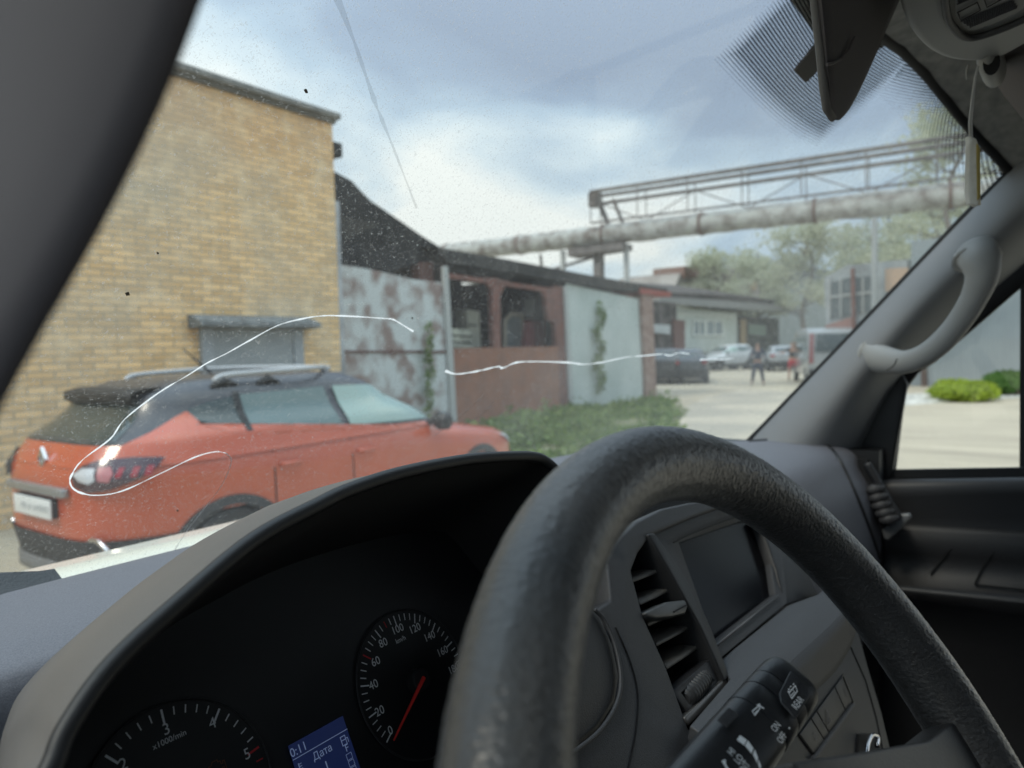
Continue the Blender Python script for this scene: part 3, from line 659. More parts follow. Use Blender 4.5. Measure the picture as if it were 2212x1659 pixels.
def sl(x, y): a, b, c = SF.loc(SF.px(x, y)); return a, b
bt = [sl(*p) for p in ((1705,1452),(1736,1478),(1748,1505),(1716,1556),(1684,1520),(1681,1500))]
mb = MB(); mb.prism([SF.w(a, b, .0002) for a, b in bt], SF.n*.0012); but = mb.obj('rear_wiper_button', P_dark, cap, bevel=.0006)
mk = MB()
def sprint(mbx, s, x, y, size, x2, y2, off=.0006):
    """letters centred at px (x, y), baseline running towards (x2, y2)"""
    a, b = sl(x, y); c, d = sl(x2, y2); rot = atan2(d-b, c-a)
    # frame handedness: flip when mirrored from the eye
    text_mesh(mbx, s, SFm, *fm(a, b), size, rot=frot(a, b, c, d), off=off)
SFm = Fr(SF.o, SF.h, SF.n.cross(SF.h))
SFm.n = SF.n
def fm(a, b):
    p = SF.w(a, b); l = SFm.loc(p); return l[0], l[1]
def frot(a, b, c, d):
    p, q = fm(a, b), fm(c, d); return atan2(q[1]-p[1], q[0]-p[0])
sprint(mk, 'REAR', 1720, 1524, .0044, 1734, 1505, .0018)
def pstroke(mbx, pts, wd, off=.0006, closed=False): stroke(mbx, SFm, [fm(*sl(x, y)) for x, y in pts], wd, off, closed)
pstroke(mk, [(1700,1502),(1714,1486),(1718,1498),(1706,1514)], .0005, .0018, True)
pstroke(mk, [(1705,1507),(1712,1500),(1709,1495)], .0004, .0018)
for q in ((1699,1495),(1703,1489),(1709,1484),(1698,1500)): pstroke(mk, [q, (q[0]+2, q[1]-2)], .0005, .0018)
mk.obj('rear_symbol', M_white, but)
mk = MB()
sprint(mk, 'ON', 1675, 1572, .0043, 1687, 1557); sprint(mk, 'OFF', 1688, 1596, .0042, 1700, 1579)
pstroke(mk, [(1624,1538),(1638,1526),(1640,1532),(1629,1547)], .0005, .0006, True); pstroke(mk, [(1630,1543),(1634,1537)], .0004)
def ptri(mbx, pts, off=.0006): mbx.add([SFm.w(*fm(*sl(x, y)), off) for x, y in pts], [tuple(range(len(pts)))])
ptri(mk, [(1632,1525),(1640,1521),(1643,1530)]); pstroke(mk, [(1638,1526),(1647,1531)], .0009)
ptri(mk, [(1705,1571),(1701,1575),(1705,1577)])
mk.obj('ring_print', M_white, stalk)
mk = MB()
for (a, b, c, d) in (((1597,1590),(1612,1600),(1606,1612),(1590,1600)), ((1614,1601),(1626,1618),(1622,1630),(1608,1613)), ((1629,1620),(1636,1638),(1634,1650),(1625,1632)), ((1637,1642),(1642,1655),(1642,1670),(1636,1652))): ptri(mk, (a, b, c, d))
sprint(mk, 'HI', 1579, 1626, .0041, 1589, 1614); sprint(mk, 'LO', 1595, 1642, .0041, 1606, 1628); sprint(mk, 'INT', 1608, 1659, .0041, 1618, 1643)
ptri(mk, [(1556,1646),(1566,1642),(1567,1652)]); pstroke(mk, [(1562,1650),(1570,1662)], .0012)
mk.obj('speed_print', M_white, stalk)
mk = MB()      # knurled pad of little pyramids
for i in range(9):
    for j in range(7):
        x, y = quadpt([(1566,1562),(1598,1540),(1572,1536+0),(1555,1556)], i/8, j/6); x, y = 1560+ (i/8)*22+(j/6)*17-8, 1562-(i/8)*24+(j/6)*12-6
        a, b = sl(x, y); q = .0007
        p = [SF.w(a-q, b-q, .0), SF.w(a+q, b-q, .0), SF.w(a+q, b+q, .0), SF.w(a-q, b+q, .0), SF.w(a, b, .0010)]
        mk.add(p, [(0,1,4),(1,2,4),(2,3,4),(3,0,4)])
mk.obj('knurled_grip', P_dark, stalk)

# ---- passenger side
from mathutils.bvhtree import BVHTree
_bv = BVHTree.FromPolygons([tuple(v.co) for v in dash.data.vertices], [tuple(p.vertices) for p in dash.data.polygons])
def onmesh(x, y, lift=.001):
    h = _bv.ray_cast(EYE, ray(x, y)); return (h[0]-ray(x, y)*lift) if h[0] else None
for pts in ([(1618,954),(1680,950),(1740,950),(1778,957),(1800,975),(1822,1010),(1845,1060),(1868,1115),(1888,1170),(1900,1205)],):
    q = [p for p in (onmesh(*a) for a in spx(pts, 5)) if p]
    MB().tube(q, .0035, 6).obj('seam', P_dark, dash, smooth=True)
DX = 1.45
door = root('tmp', None, None); bpy.data.objects.remove(door)
dp = lambda P, X=DX: [atX(x, y, X) for x, y in P]
# door panel below the window
rows = []
def drow(y0, y1, X): return [atX(x, y0+(y1-y0)*(x-1900)/312, X) for x in (1780, 1850, 1900, 1980, 2060, 2140, 2212, 2300, 2420)]
for (y0, y1, X) in ((1034,1030,1.465),(1038,1032,1.425),(1052,1046,1.415),(1075,1068,1.42),(1118,1118,1.435),(1140,1160,1.44),(1160,1185,1.435)): rows.append(drow(y0, y1, X))
mb = MB(); mb.grid(rows)
P_door = mat('door_plastic', (.040,.041,.045), .5, bump=(900,.3,.0005))
dr = mb.obj('passenger_door', P_door, van, smooth=True)
rows = []
for (y0, y1, X) in ((1130,1146,1.438),(1142,1160,1.425),(1190,1215,1.44),(1258,1283,1.44),(1262,1292,1.36),(1272,1306,1.355),(1285,1330,1.38),(1350,1420,1.42),(1520,1620,1.43),(1700,1900,1.43)): rows.append(drow(y0, y1, X))
mb = MB(); mb.grid(rows); mb.obj('door_card', P_dark, dr, smooth=True)
MB().tube(dp([(2010,1240),(2050,1190),(2112,1142)], 1.436), .0014, 6).obj('seam', P_void, dr)
MB().tube(spline(dp([(2105,1262),(2130,1215),(2165,1175),(2195,1165),(2260,1168)], 1.436), 5), .0013, 6).obj('seam', P_void, dr)
MB().tube(dp([(2105,1262),(2160,1268),(2260,1280)], 1.436), .0013, 6).obj('seam', P_void, dr)
# window frame: ring with the glass opening
wi = [(1931,1024),(1952,856),(1960,835),(1982,806),(2020,782),(2212,615),(2420,440),(2420,1012),(2200,1018)]
wo = [(1880,1045),(1830,930),(1840,900),(1960,770),(2010,740),(2212,560),(2440,380),(2440,1040),(2200,1040)]
mb = MB(); mb.ring(dp(wo, 1.462), dp(wi, 1.462), V((.03,0,0))); mb.obj('window_frame', P_seal, dr, bevel=.004)
MB().prism(dp([(1905,1032),(1900,1000),(1925,850),(1942,850),(1925,1015),(2212,1010),(2212,1034)], 1.452), V((.008,0,0))).obj('glass_run', P_blk, dr)
MB().prism(dp([(2204,560),(2218,560),(2216,1025),(2202,1025)], 1.47), V((.03,0,0))).obj('quarter_bar', P_blk, dr)
mb = MB(); mb.prism(dp([(1852,950),(1862,900),(1945,800),(1960,830),(1925,1030),(1915,1060),(1870,1010)], 1.44), V((.02,0,0))); mb.obj('sail_panel', P_blk, dr, bevel=.004)
G2 = bpy.data.materials.new('side_glass'); G2.use_nodes = True; _n = G2.node_tree; _n.nodes.clear(); _o = N(_n, 'ShaderNodeOutputMaterial'); _t = N(_n, 'ShaderNodeBsdfTransparent'); _t.inputs[0].default_value = (.95,.97,.96,1); _g = N(_n, 'ShaderNodeBsdfGlossy'); _g.inputs['Roughness'].default_value = .01; _m = N(_n, 'ShaderNodeMixShader'); _m.inputs[0].default_value = .05
_n.links.new(_t.outputs[0], _m.inputs[1]); _n.links.new(_g.outputs[0], _m.inputs[2]); _n.links.new(_m.outputs[0], _o.inputs[0])
MB().add(dp([(1900,1040),(1900,790),(2440,360),(2440,1040)], 1.478), [(0,1,2,3)]).obj('window_glass', G2, dr)
# side vent on the end of the dashboard
vq = [(1858,986),(1878,990),(1900,1030),(1932,1086),(1950,1110),(1938,1128),(1912,1135),(1893,1105),(1866,1040)]
mb = MB(); mb.prism([atX(x, y, 1.392) for x, y in vq], V((-.03,0,0))); sv_ = mb.obj('side_vent', P_void, van)
MB().tube(spline([atX(x, y, 1.353) for x, y in ((1872,1000),(1895,1040),(1922,1088),(1940,1118))], 4), .007, 8, ry=.004).obj('vent_bar', P_dark, sv_, smooth=True)
for k, (x, y) in enumerate(((1886,1058),(1893,1075),(1900,1092),(1908,1108),(1917,1122))):
    mb = MB(); p = atX(x, y, 1.350); mb.tube([p+V((-.004,.012,-.003)), p+V((0,0,0)), p+V((.002,-.018,.006))], [.004,.011,.004], 10); mb.obj('vent_slat', P_mid, sv_, smooth=True)
mb = MB(); mb.prism([atX(x, y, 1.372) for x, y in ((1906,1142),(1945,1108),(1968,1106),(1972,1118),(1920,1166),(1911,1160))], V((-.012,0,0))); mb.obj('vent_trim', mat('silver_trim', (.15,.155,.16), .4, .3), sv_, bevel=.004)

MB().box(1.386,1.445,.21,.72,.9,1.503).obj('dash_end_filler', P_blk, dash)
# ---- A-pillar trim on the passenger side
bl = [(1610,962),(1700,868),(1800,765),(1900,660),(2000,555),(2100,450),(2190,360),(2260,290)]
br = [(1850,990),(1880,930),(1915,850),(1985,765),(2075,685),(2212,570),(2300,490),(2400,400)]
def pilpt(k, s):
    a, b = V((*bl[k], 0)), V((*br[k], 0)); q = a.lerp(b, s)
    base = wshit(*bl[k], .012); dl = (base-EYE).length
    far = (atX(*br[k], 1.445)-EYE).length
    d = dl+(far-dl)*s-.10*sin(pi*min(1, s*1.0))**.8
    return at(q.x, q.y, d)
rows = [[pilpt(k, s) for s in (0,.06,.15,.28,.42,.56,.70,.82,.92,1)] for k in range(len(bl))]
mb = MB(); mb.grid(rows); pil = mb.obj('pillar_trim', P_trim, van, smooth=True, subsurf=1)
sl_ = [wshit(x, y, .006) for x, y in ((1560,1010),(1640,932),(1700,870),(1800,767),(1900,662),(2000,557),(2100,452),(2176,378))]
sl2 = [wshit(x, y, .006) for x, y in ((2184,374),(2150,335),(2100,282),(2050,222),(2000,160),(1950,110),(1905,78),(1840,40),(1760,5))]
MB().tube(spline(sl_, 4), .0065, 8).obj('pillar_seal', P_seal, pil, smooth=True)
MB().tube(spline(sl2, 4), .0075, 8).obj('header_seal', P_seal, van, smooth=True)
# grab handle
hp = [(1880,768),(1915,778),(1955,782),(1995,768),(2035,738),(2072,695),(2103,645),(2120,600),(2118,565),(2108,545)]
hd = [1.37,1.335,1.305,1.285,1.275,1.27,1.265,1.265,1.275,1.30]
hr = [.027,.023,.0185,.0175,.0175,.0175,.0185,.022,.027,.030]
hp = [at(x, y, d) for (x, y), d in zip(hp, hd)]
HP = spline(hp, 6); HR = [interp(k, [i*6 for i in range(10)], hr) for k in range(len(HP))]
mb = MB(); mb.tube(HP, HR, 20, ry=[r*.8 for r in HR]); gh = mb.obj('grab_handle', mat('handle_grey', (.29,.295,.29), .5, bump=(500,.2,.0004)), van, smooth=True)
for (x, y, d, r, x2, y2) in ((1886,768,1.372,.030,1872,768),(2110,560,1.30,.033,2104,540)):
    mb = MB(); p = at(x, y, d); q = at(x2, y2, d+.01)
    mb.tube([p, p.lerp(q, .6), q], [r*1.02, r*.9, r*.4], 16); mb.obj('handle_cover', mat('handle_grey'), gh, smooth=True)
MB().tube(spline([at(1915,800,1.30), at(1930,790,1.278), at(1938,775,1.275)], 5), .0010, 5).obj('seam', P_dark, gh)

# ---- headliner, overhead console, visors
rz = 2.085
hb = [(1700,-40),(1780,8),(1840,36),(1905,72),(1950,104),(2000,153),(2050,214),(2100,274),(2150,328),(2190,368),(2260,430),(2330,500)]
F1 = [wshit(x, y, .012) if x < 2195 else atX(x, y, 1.44) for x, y in hb]
rows = [F1]
for k, (dy, dz) in enumerate(((-.02,.004),(-.06,.018),(-.15,.03),(-.35,.045),(-.9,.06))): rows.append([p+V((0, dy, dz if p.x < 1.3 else dz*.4)) for p in F1])
mb = MB(); mb.grid(rows); hl = mb.obj('headliner', P_roof, van, smooth=True)
mb = MB(); mb.grid([[V((X, y, z)) for X in np.linspace(-.12, 1.12, 12)] for y, z in ((.22,2.085),(.12,2.12),(-.1,2.14),(-.9,2.15))]); mb.obj('headliner_rear', P_roof, hl, smooth=True)
# console block
CO = Fr(at(2060,60,.80), (1,0,0), (0,1,0.0))
mb = MB()
cpts = [(1925,-60),(1950,40),(1975,85),(2010,118),(2050,134),(2110,138),(2160,128),(2212,102),(2330,30),(2330,-120)]
cz = CO.o.z
bot = [hitp(x, y, CO.o, V((.12,.10,1)).normalized()) for x, y in spx(cpts, 4)]
mb.prism(bot, V((0,0,.09))); console = mb.obj('overhead_console', P_cons, van, bevel=.012)
LN = Fr(CO.o, (1,0,-.12), (0,1,-.10)); 
if LN.n.z > 0: LN.n = -LN.n
lq = lambda P, off=0: [LN.px(x, y, off) for x, y in P]
ol = spx([(2040,-40),(2045,30),(2062,62),(2085,80),(2120,78),(2200,48),(2260,10),(2270,-60)], 4)
MB().tube(lq(ol, .003), .0032, 8).obj('lamp_rim', P_mid, console, smooth=True)
lens = mb = MB().prism(lq(spx([(2062,-40),(2064,20),(2074,40),(2095,60),(2130,52),(2195,22),(2212,0),(2215,-60)], 3), .0015), LN.n*.002).obj('lamp_unit', mat('lamp_grey', (.13,.135,.135), .5), console)
def dots(P, nx, ny):
    mb = MB()
    for i in range(nx):
        for j in range(ny):
            x, y = quadpt(P, (i+.5*(j % 2))/nx, j/ny); c = LN.px(x, y, .004); r = .0014
            mb.add([c+LN.h*r, c+LN.v*r, c-LN.h*r, c-LN.v*r, c+LN.n*.0010], [(0,1,4),(1,2,4),(2,3,4),(3,0,4)])
    return mb
dots([(2070,8),(2108,-8),(2108,-30),(2070,-20)], 9, 8).obj('lamp_grille', P_dark, lens)
dots([(2078,46),(2190,0),(2200,18),(2100,60)], 22, 7).obj('lamp_grille', P_dark, lens)
for q in ([(2069,27),(2111,5),(2118,22),(2076,45)], [(2125,-5),(2165,-20),(2172,-6),(2132,16)]):
    MB().tube(lq(q, .0045), .0006, 5, closed=True).obj('map_light_switch', P_void, lens)
# driver's visor, hanging, seen almost edge on
vp = [(1745,-80),(1756,0),(1768,110),(1776,190),(1782,232),(1792,252),(1806,259),(1822,252),(1838,232),(1868,180),(1905,100),(1950,-5),(1990,-90)]
dn = .66
fr_ = [at(x, y, dn+.0) for x, y in vp]; bk = [at(x, y, dn+.16 if 1790 < x else dn+.02) for x, y in vp]
mb = MB()
L3 = [(1745,-80,.60),(1757,0,.60),(1769,110,.60),(1777,190,.60),(1784,236,.605),(1797,255,.615)]
M3 = [(1775,-80,.595),(1785,0,.595),(1795,110,.597),(1800,190,.60),(1803,238,.605),(1808,259,.615)]
R3 = [(1995,-80,.86),(1945,0,.84),(1900,110,.80),(1860,195,.75),(1836,240,.70),(1815,259,.64)]
Q3 = [(1860,-80,.70),(1850,0,.69),(1838,110,.685),(1825,190,.67),(1818,240,.65),(1811,260,.625)]
rows = [[at(*a) for a in (L3[k], )]+[at(M3[k][0]-8, M3[k][1], M3[k][2]-.004)]+[at(*a) for a in (M3[k], Q3[k], R3[k])]+[at(R3[k][0], R3[k][1], R3[k][2]+.02)]+[at(L3[k][0]+6, L3[k][1], L3[k][2]+.03)]+[at(*L3[k])] for k in range(6)]
mb.grid(rows); vis = mb.obj('driver_visor', P_vis, van, autos=50, subsurf=1)
MB().tube([at(x+2, y, d-.002) for x, y, d in L3], .0030, 8).obj('visor_piping', mat('piping', (.12,.115,.11), .7), vis, smooth=True)
MB().tube([at(x, y, d) for x, y, d in ((1786,140,.589),(1800,136,.60),(1815,128,.632),(1832,110,.655),(1846,80,.675))], .0012, 6).obj('stitching', mat('thread', (.09,.08,.08), .8), vis)
# passenger visor, stowed, with its clip on the console side
pv = [at(x, y, d) for x, y, d in ((2128,152,.98),(2160,200,1.0),(2212,262,1.03),(2300,360,1.08),(2400,300,.95),(2300,80,.85),(2200,110,.88))]
mb = MB(); mb.prism([at(x, y, d) for x, y, d in ((2126,148,.97),(2165,205,1.0),(2212,266,1.02),(2290,360,1.05),(2360,300,.95),(2300,100,.87),(2215,118,.90),(2170,128,.93))], V((0,.0,.018))); mb.obj('passenger_visor', mat('visor_grey', (.10,.088,.086), .7, bump=(600,.3,.0005)), van, bevel=.005)
mb = MB(); c = at(2137,132,.90); mb.tube([c+V((-.035,.0,.012)), c+V((-.015,.0,-.002)), c+V((.012,-.003,-.004)), c+V((.035,-.006,.006))], [.010,.016,.019,.008], 18, ry=[.006,.010,.011,.006]); clip = mb.obj('visor_clip', P_cons, van, smooth=True)
mb = MB(); c = at(2142,136,.872); mb.tube([c, c+ray(2142,136)*.006], [.011,.009], 16, ry=[.007,.006]); mb.obj('clip_hole', P_void, clip)
mb = MB(); mb.tube(spline([at(2092,140,.885), at(2088,155,.885), at(2090,172,.885)], 4), .0012, 6); mb.obj('clip_hook', P_cons, clip, smooth=True)

# ---- driver side pillar right beside the lens, driver door, bulkhead
pe = [(500,-200),(450,-90),(430,-40),(410,0),(376,100),(322,235),(265,355),(215,455),(150,575),(75,700),(0,838),(-60,950),(-180,1150)]
d0 = [.151,.150,.150,.150,.149,.148,.147,.146,.145,.144,.143,.142,.141]
rows = []
for (x, y), d in zip(pe, d0):
    e = at(x, y, d)+_r*.0042; h = V((cos(AZ-.5), -sin(AZ-.5), 0))
    side = -_r*.98+_u*.25
    rows.append([e+_f*.03+side*.034, e+_f*.008+side*.008, e, e-_f*.004+side*.006, e-_f*.004+side*.025, e+_f*.004+side*.05, e+_f*.02+side*.08, e+_f*.045+side*.12])
mb = MB(); mb.grid(rows); mb.obj('driver_pillar_trim', mat('pillar_dark', (.052,.048,.055), .7), van, smooth=True, subsurf=1)
mb = MB(); mb.prism([V((-.16,-.9,.6)), V((-.16,.5,.6)), V((-.16,.5,1.36)), V((-.16,-.9,1.36))], V((-.03,0,0))); mb.obj('driver_door', P_dark, van)
mb = MB(); mb.prism([V((-.17,-.94,1.36)), V((-.17,-.20,1.36)), V((-.15,-.30,2.12)), V((-.15,-.94,2.12))], V((-.03,0,0))); mb.obj('door_pillar_panel', P_dark, van)
mb = MB(); mb.prism([V((-.2,-.95,.6)), V((1.5,-.95,.6)), V((1.5,-.95,2.1)), V((-.2,-.95,2.1))], V((0,-.02,0))); mb.obj('bulkhead', mat('bulkhead_grey', (.05,.05,.052), .8), van)
mb = MB(); mb.prism([V((-.2,-.95,.58)), V((1.5,-.95,.58)), V((1.5,.9,.58)), V((-.2,.9,.58))], V((0,0,-.02))); mb.obj('cab_floor', P_void, van)

# ---- air freshener hanging from the clip
af = root('air_freshener', 'small white cardboard air freshener hanging on a string beside the windscreen corner', 'air freshener', at(2104,300,.86))
def L(p): return p-af.location
mb = MB(); q = [(2095,292),(2110,300),(2116,318),(2117,428),(2112,446),(2097,440),(2092,420),(2094,340)]
mb.prism([L(at(x, y, .86)) for x, y in q], V((.0035,.004,0))); tg = mb.obj('card_tag', mat('card_white', (.62,.63,.60), .7, noise=(60,3,.4,.6), col2=(.5,.5,.46)), af, bevel=.0008)
mb = MB(); mb.prism([L(at(x, y, .856)) for x, y in ((2111,310),(2117,320),(2118,425),(2113,432))], V((.001,.001,0))); mb.obj('yellow_edge', mat('yellow_print', (.25,.20,.05), .7), tg)
mb = MB(); mb.prism([L(at(x, y, .862)) for x, y in ((2095,415),(2112,412),(2114,444),(2099,441))], V((-.0015,-.002,0))); mb.obj('card_foot', mat('card_tan', (.50,.44,.34), .7), tg)
MB().tube([L(at(x, y, d)) for x, y, d in ((2113,142,.87),(2107,165,.865),(2100,210,.862),(2094,262,.86),(2095,296,.86))], .0011, 6).obj('string', mat('string_grey', (.45,.45,.44), .8), af)
MB().tube([L(at(x, y, d)) for x, y, d in ((2113,142,.87),(2108,168,.865),(2103,215,.862),(2099,262,.86),(2100,300,.86))], .0007, 6).obj('string', mat('string_grey'), af)
# ================================================================== OUTSIDE
rnd = random.Random(3)
M_ground = mat('sandy_yard', (.50,.435,.325), .95, noise=(.35, 8, .35, .68), col2=(.41,.355,.27), bump=(14, .8, .05), coords='Object')
nt = M_ground.node_tree; _b = nt.nodes['Principled BSDF']; _src = _b.inputs['Base Color'].links[0].from_socket
_t = N(nt, 'ShaderNodeTexCoord'); _mp = N(nt, 'ShaderNodeMapping'); _mp.inputs['Rotation'].default_value = (0,0,.5); _mp.inputs['Scale'].default_value = (1,.18,1); nt.links.new(_t.outputs['Object'], _mp.inputs[0])
_n = N(nt, 'ShaderNodeTexNoise'); _n.inputs['Scale'].default_value = 1.1; _n.inputs['Detail'].default_value = 9; _n.inputs['Roughness'].default_value = .65; nt.links.new(_mp.outputs[0], _n.inputs['Vector'])
_rg = N(nt, 'ShaderNodeMapRange'); _rg.inputs['From Min'].default_value = .48; _rg.inputs['From Max'].default_value = .72; _rg.inputs['To Max'].default_value = .8; nt.links.new(_n.outputs['Fac'], _rg.inputs["Value"])
_x = N(nt, 'ShaderNodeMix', data_type='RGBA'); _x.inputs[7].default_value = (.27,.235,.18,1); nt.links.new(_rg.outputs[0], _x.inputs[0]); nt.links.new(_src, _x.inputs[6])
_v = N(nt, 'ShaderNodeTexNoise'); _v.inputs['Scale'].default_value = 22; _v.inputs['Detail'].default_value = 4; nt.links.new(_t.outputs['Object'], _v.inputs['Vector'])
_r2 = N(nt, 'ShaderNodeMapRange'); _r2.inputs['From Min'].default_value = .56; _r2.inputs['From Max'].default_value = .72; _r2.inputs['To Max'].default_value = .6; nt.links.new(_v.outputs['Fac'], _r2.inputs['Value'])
_x2 = N(nt, 'ShaderNodeMix', data_type='RGBA'); _x2.inputs[7].default_value = (.30,.27,.22,1); nt.links.new(_r2.outputs[0], _x2.inputs[0]); nt.links.new(_x.outputs[2], _x2.inputs[6]); nt.links.new(_x2.outputs[2], _b.inputs['Base Color'])
g = mesh_obj('ground', [(-900,-900,0),(900,-900,0),(900,900,0),(-900,900,0)], [(0,1,2,3)], M_ground); tag(g, kind='structure')
def Gp(x, y): return atZ(x, y, 0)
def sheet(name, pts, z, m, parent=None):
    o = MB().add([V((p.x, p.y, z)) for p in pts], [tuple(range(len(pts)))]).obj(name, m, parent); return o
p_ = [Gp(1430,905), Gp(1520,860), Gp(1600,842), Gp(1750,845), Gp(1900,870), Gp(1820,930), Gp(1500,960)]
tag(sheet('worn_track', p_, .004, mat('worn_sand', (.48,.42,.33), .95, noise=(.5, 6, .4, .6), col2=(.36,.325,.265))), kind='structure')

# ---- brick building
def brickmat():
    M = bpy.data.materials.new('yellow_brick'); M.use_nodes = True; nt = M.node_tree; b = nt.nodes['Principled BSDF']; b.inputs['Roughness'].default_value = .9
    t = N(nt, 'ShaderNodeTexCoord'); s = N(nt, 'ShaderNodeSeparateXYZ'); c = N(nt, 'ShaderNodeCombineXYZ')
    nt.links.new(t.outputs['Object'], s.inputs[0]); nt.links.new(math_(nt, 'ADD', s.outputs[0], s.outputs[1]), c.inputs[0]); nt.links.new(s.outputs[2], c.inputs[1])
    br = N(nt, 'ShaderNodeTexBrick'); br.inputs['Scale'].default_value = 1; br.inputs['Brick Width'].default_value = .262; br.inputs['Row Height'].default_value = .079
    br.inputs['Mortar Size'].default_value = .009; br.inputs['Mortar Smooth'].default_value = .3; br.inputs['Bias'].default_value = -.1
    br.inputs['Color1'].default_value = (.92,.62,.31,1); br.inputs['Color2'].default_value = (.62,.41,.20,1); br.inputs['Mortar'].default_value = (.42,.35,.25,1)
    nt.links.new(c.outputs[0], br.inputs['Vector'])
    n = N(nt, 'ShaderNodeTexNoise'); n.inputs['Scale'].default_value = .8; n.inputs['Detail'].default_value = 9; nt.links.new(t.outputs['Object'], n.inputs['Vector'])
    r = N(nt, 'ShaderNodeMapRange'); r.inputs['From Min'].default_value = .42; r.inputs['From Max'].default_value = .72; r.inputs['To Max'].default_value = .8; nt.links.new(n.outputs['Fac'], r.inputs['Value'])
    x = N(nt, 'ShaderNodeMix', data_type='RGBA'); x.inputs[7].default_value = (.52,.46,.35,1); nt.links.new(r.outputs[0], x.inputs[0]); nt.links.new(br.outputs['Color'], x.inputs[6])
    # redder courses in the top metre
    r2 = N(nt, 'ShaderNodeMapRange'); r2.inputs['From Min'].default_value = 3.6; r2.inputs['From Max'].default_value = 5.2; r2.inputs['To Max'].default_value = .75; nt.links.new(s.outputs[2], r2.inputs['Value'])
    n3 = N(nt, 'ShaderNodeTexNoise'); n3.inputs['Scale'].default_value = 1.3; n3.inputs['Detail'].default_value = 4; nt.links.new(t.outputs['Object'], n3.inputs['Vector'])
    x2 = N(nt, 'ShaderNodeMix', data_type='RGBA'); x2.inputs[7].default_value = (.66,.38,.19,1); nt.links.new(math_(nt, 'MULTIPLY', r2.outputs[0], math_(nt, 'MULTIPLY', n3.outputs['Fac'], 1.3)), x2.inputs[0]); nt.links.new(x.outputs[2], x2.inputs[6])
    # scattered odd bricks
    n4 = N(nt, 'ShaderNodeTexNoise'); n4.inputs['Scale'].default_value = 4; n4.inputs['Detail'].default_value = 3; nt.links.new(c.outputs[0], n4.inputs['Vector'])
    r4 = N(nt, 'ShaderNodeMapRange'); r4.inputs['From Min'].default_value = .5; r4.inputs['From Max'].default_value = .75; r4.inputs['To Max'].default_value = .6; nt.links.new(n4.outputs['Fac'], r4.inputs['Value'])
    x3 = N(nt, 'ShaderNodeMix', data_type='RGBA'); x3.inputs[7].default_value = (.88,.70,.46,1); nt.links.new(r4.outputs[0], x3.inputs[0]); nt.links.new(x2.outputs[2], x3.inputs[6])
    nt.links.new(x3.outputs[2], b.inputs['Base Color'])
    bp = N(nt, 'ShaderNodeBump'); bp.inputs['Distance'].default_value = .01; bp.inputs['Strength'].default_value = .8; nt.links.new(br.outputs['Fac'], bp.inputs['Height']); bp.invert = True; nt.links.new(bp.outputs[0], b.inputs['Normal'])
    return M
YB = 8.3
cr_ = atY(716,243,YB); XR = atY(728,560,YB).x; HT = cr_.z
tl = atY(375,122,YB)
bb = root('brick_building', 'yellow brick building with grey metal door under a canopy, behind the orange car', 'building', (0, YB+3, 0), world=True)
mb = MB(); mb.add([V((-9,YB,0)),V((XR,YB,0)),V((XR,YB,HT-.1)),V((-9,YB,HT-.1)),V((-9,YB+6,0)),V((XR,YB+6,0)),V((XR,YB+6,HT-.1)),V((-9,YB+6,HT-.1))], [(0,1,2,3),(5,4,7,6),(1,5,6,2),(4,0,3,7),(3,2,6,7)])
BR = brickmat(); mb.obj('wall', BR, bb)
M_cop = mat('grey_coping', (.16,.16,.15), .8, noise=(6,4,.35,.7), col2=(.26,.255,.24))
MB().box(-9.1,XR+.10,YB-.10,YB+6.1,HT-.1,HT-.01).obj('roof_coping', M_cop, bb, bevel=.02)
MB().box(-9,XR+.03,YB-.05,YB-.002,HT-.17,HT-.103).obj('drip_course', mat('dark_course', (.14,.13,.11), .9), bb)
q = atY(722,300,YB); q2 = atY(738,316,YB)
MB().box(XR-.05,XR+.22,YB+.05,YB+.8,q.z-.22,q.z-.02).obj('eave_end', mat('tar_black', (.02,.02,.02), .8), bb)
MB().box(XR+.002,XR+.10,YB+.02,YB+.2,0,q.z-.9).obj('downpipe', mat('zinc', (.42,.44,.46), .5, noise=(5,3,.4,.6)), bb)
d0_, d1_ = atY(428,712,YB), atY(648,712,YB)
dm = mat('grey_door_paint', (.27,.30,.32), .6, noise=(3,4,.3,.7), col2=(.33,.36,.37))
MB().box(d0_.x,d1_.x,YB-.05,YB-.003,0.02,d0_.z-.0).obj('metal_door', dm, bb)
[MB().box(a,a+.16,YB-.075,YB-.052,0.02,d0_.z-.0).obj('door_jamb', mat('door_frame_grey', (.33,.36,.38), .6), bb) for a in (d0_.x, d1_.x-.16)]
c0, c1 = atY(405,700,YB), atY(664,700,YB)
mb = MB(); mb.prism([V((c0.x,YB-.003,c0.z+.12)),V((c0.x,YB-.30,c0.z+.03)),V((c0.x,YB-.30,c0.z-.03)),V((c0.x,YB-.003,c0.z-.06))], V((c1.x-c0.x,0,0)))
can = mb.obj('door_canopy', mat('canopy_slate', (.24,.26,.265), .7, noise=(8,4,.4,.6)), bb)
for k in range(0): MB().box(c0.x+.12+k*(c1.x-c0.x-.3)/5, c0.x+.17+k*(c1.x-c0.x-.3)/5, YB-.30,YB-.05,c0.z+.02,c0.z+.135).obj('canopy_rib', mat('canopy_slate'), can)

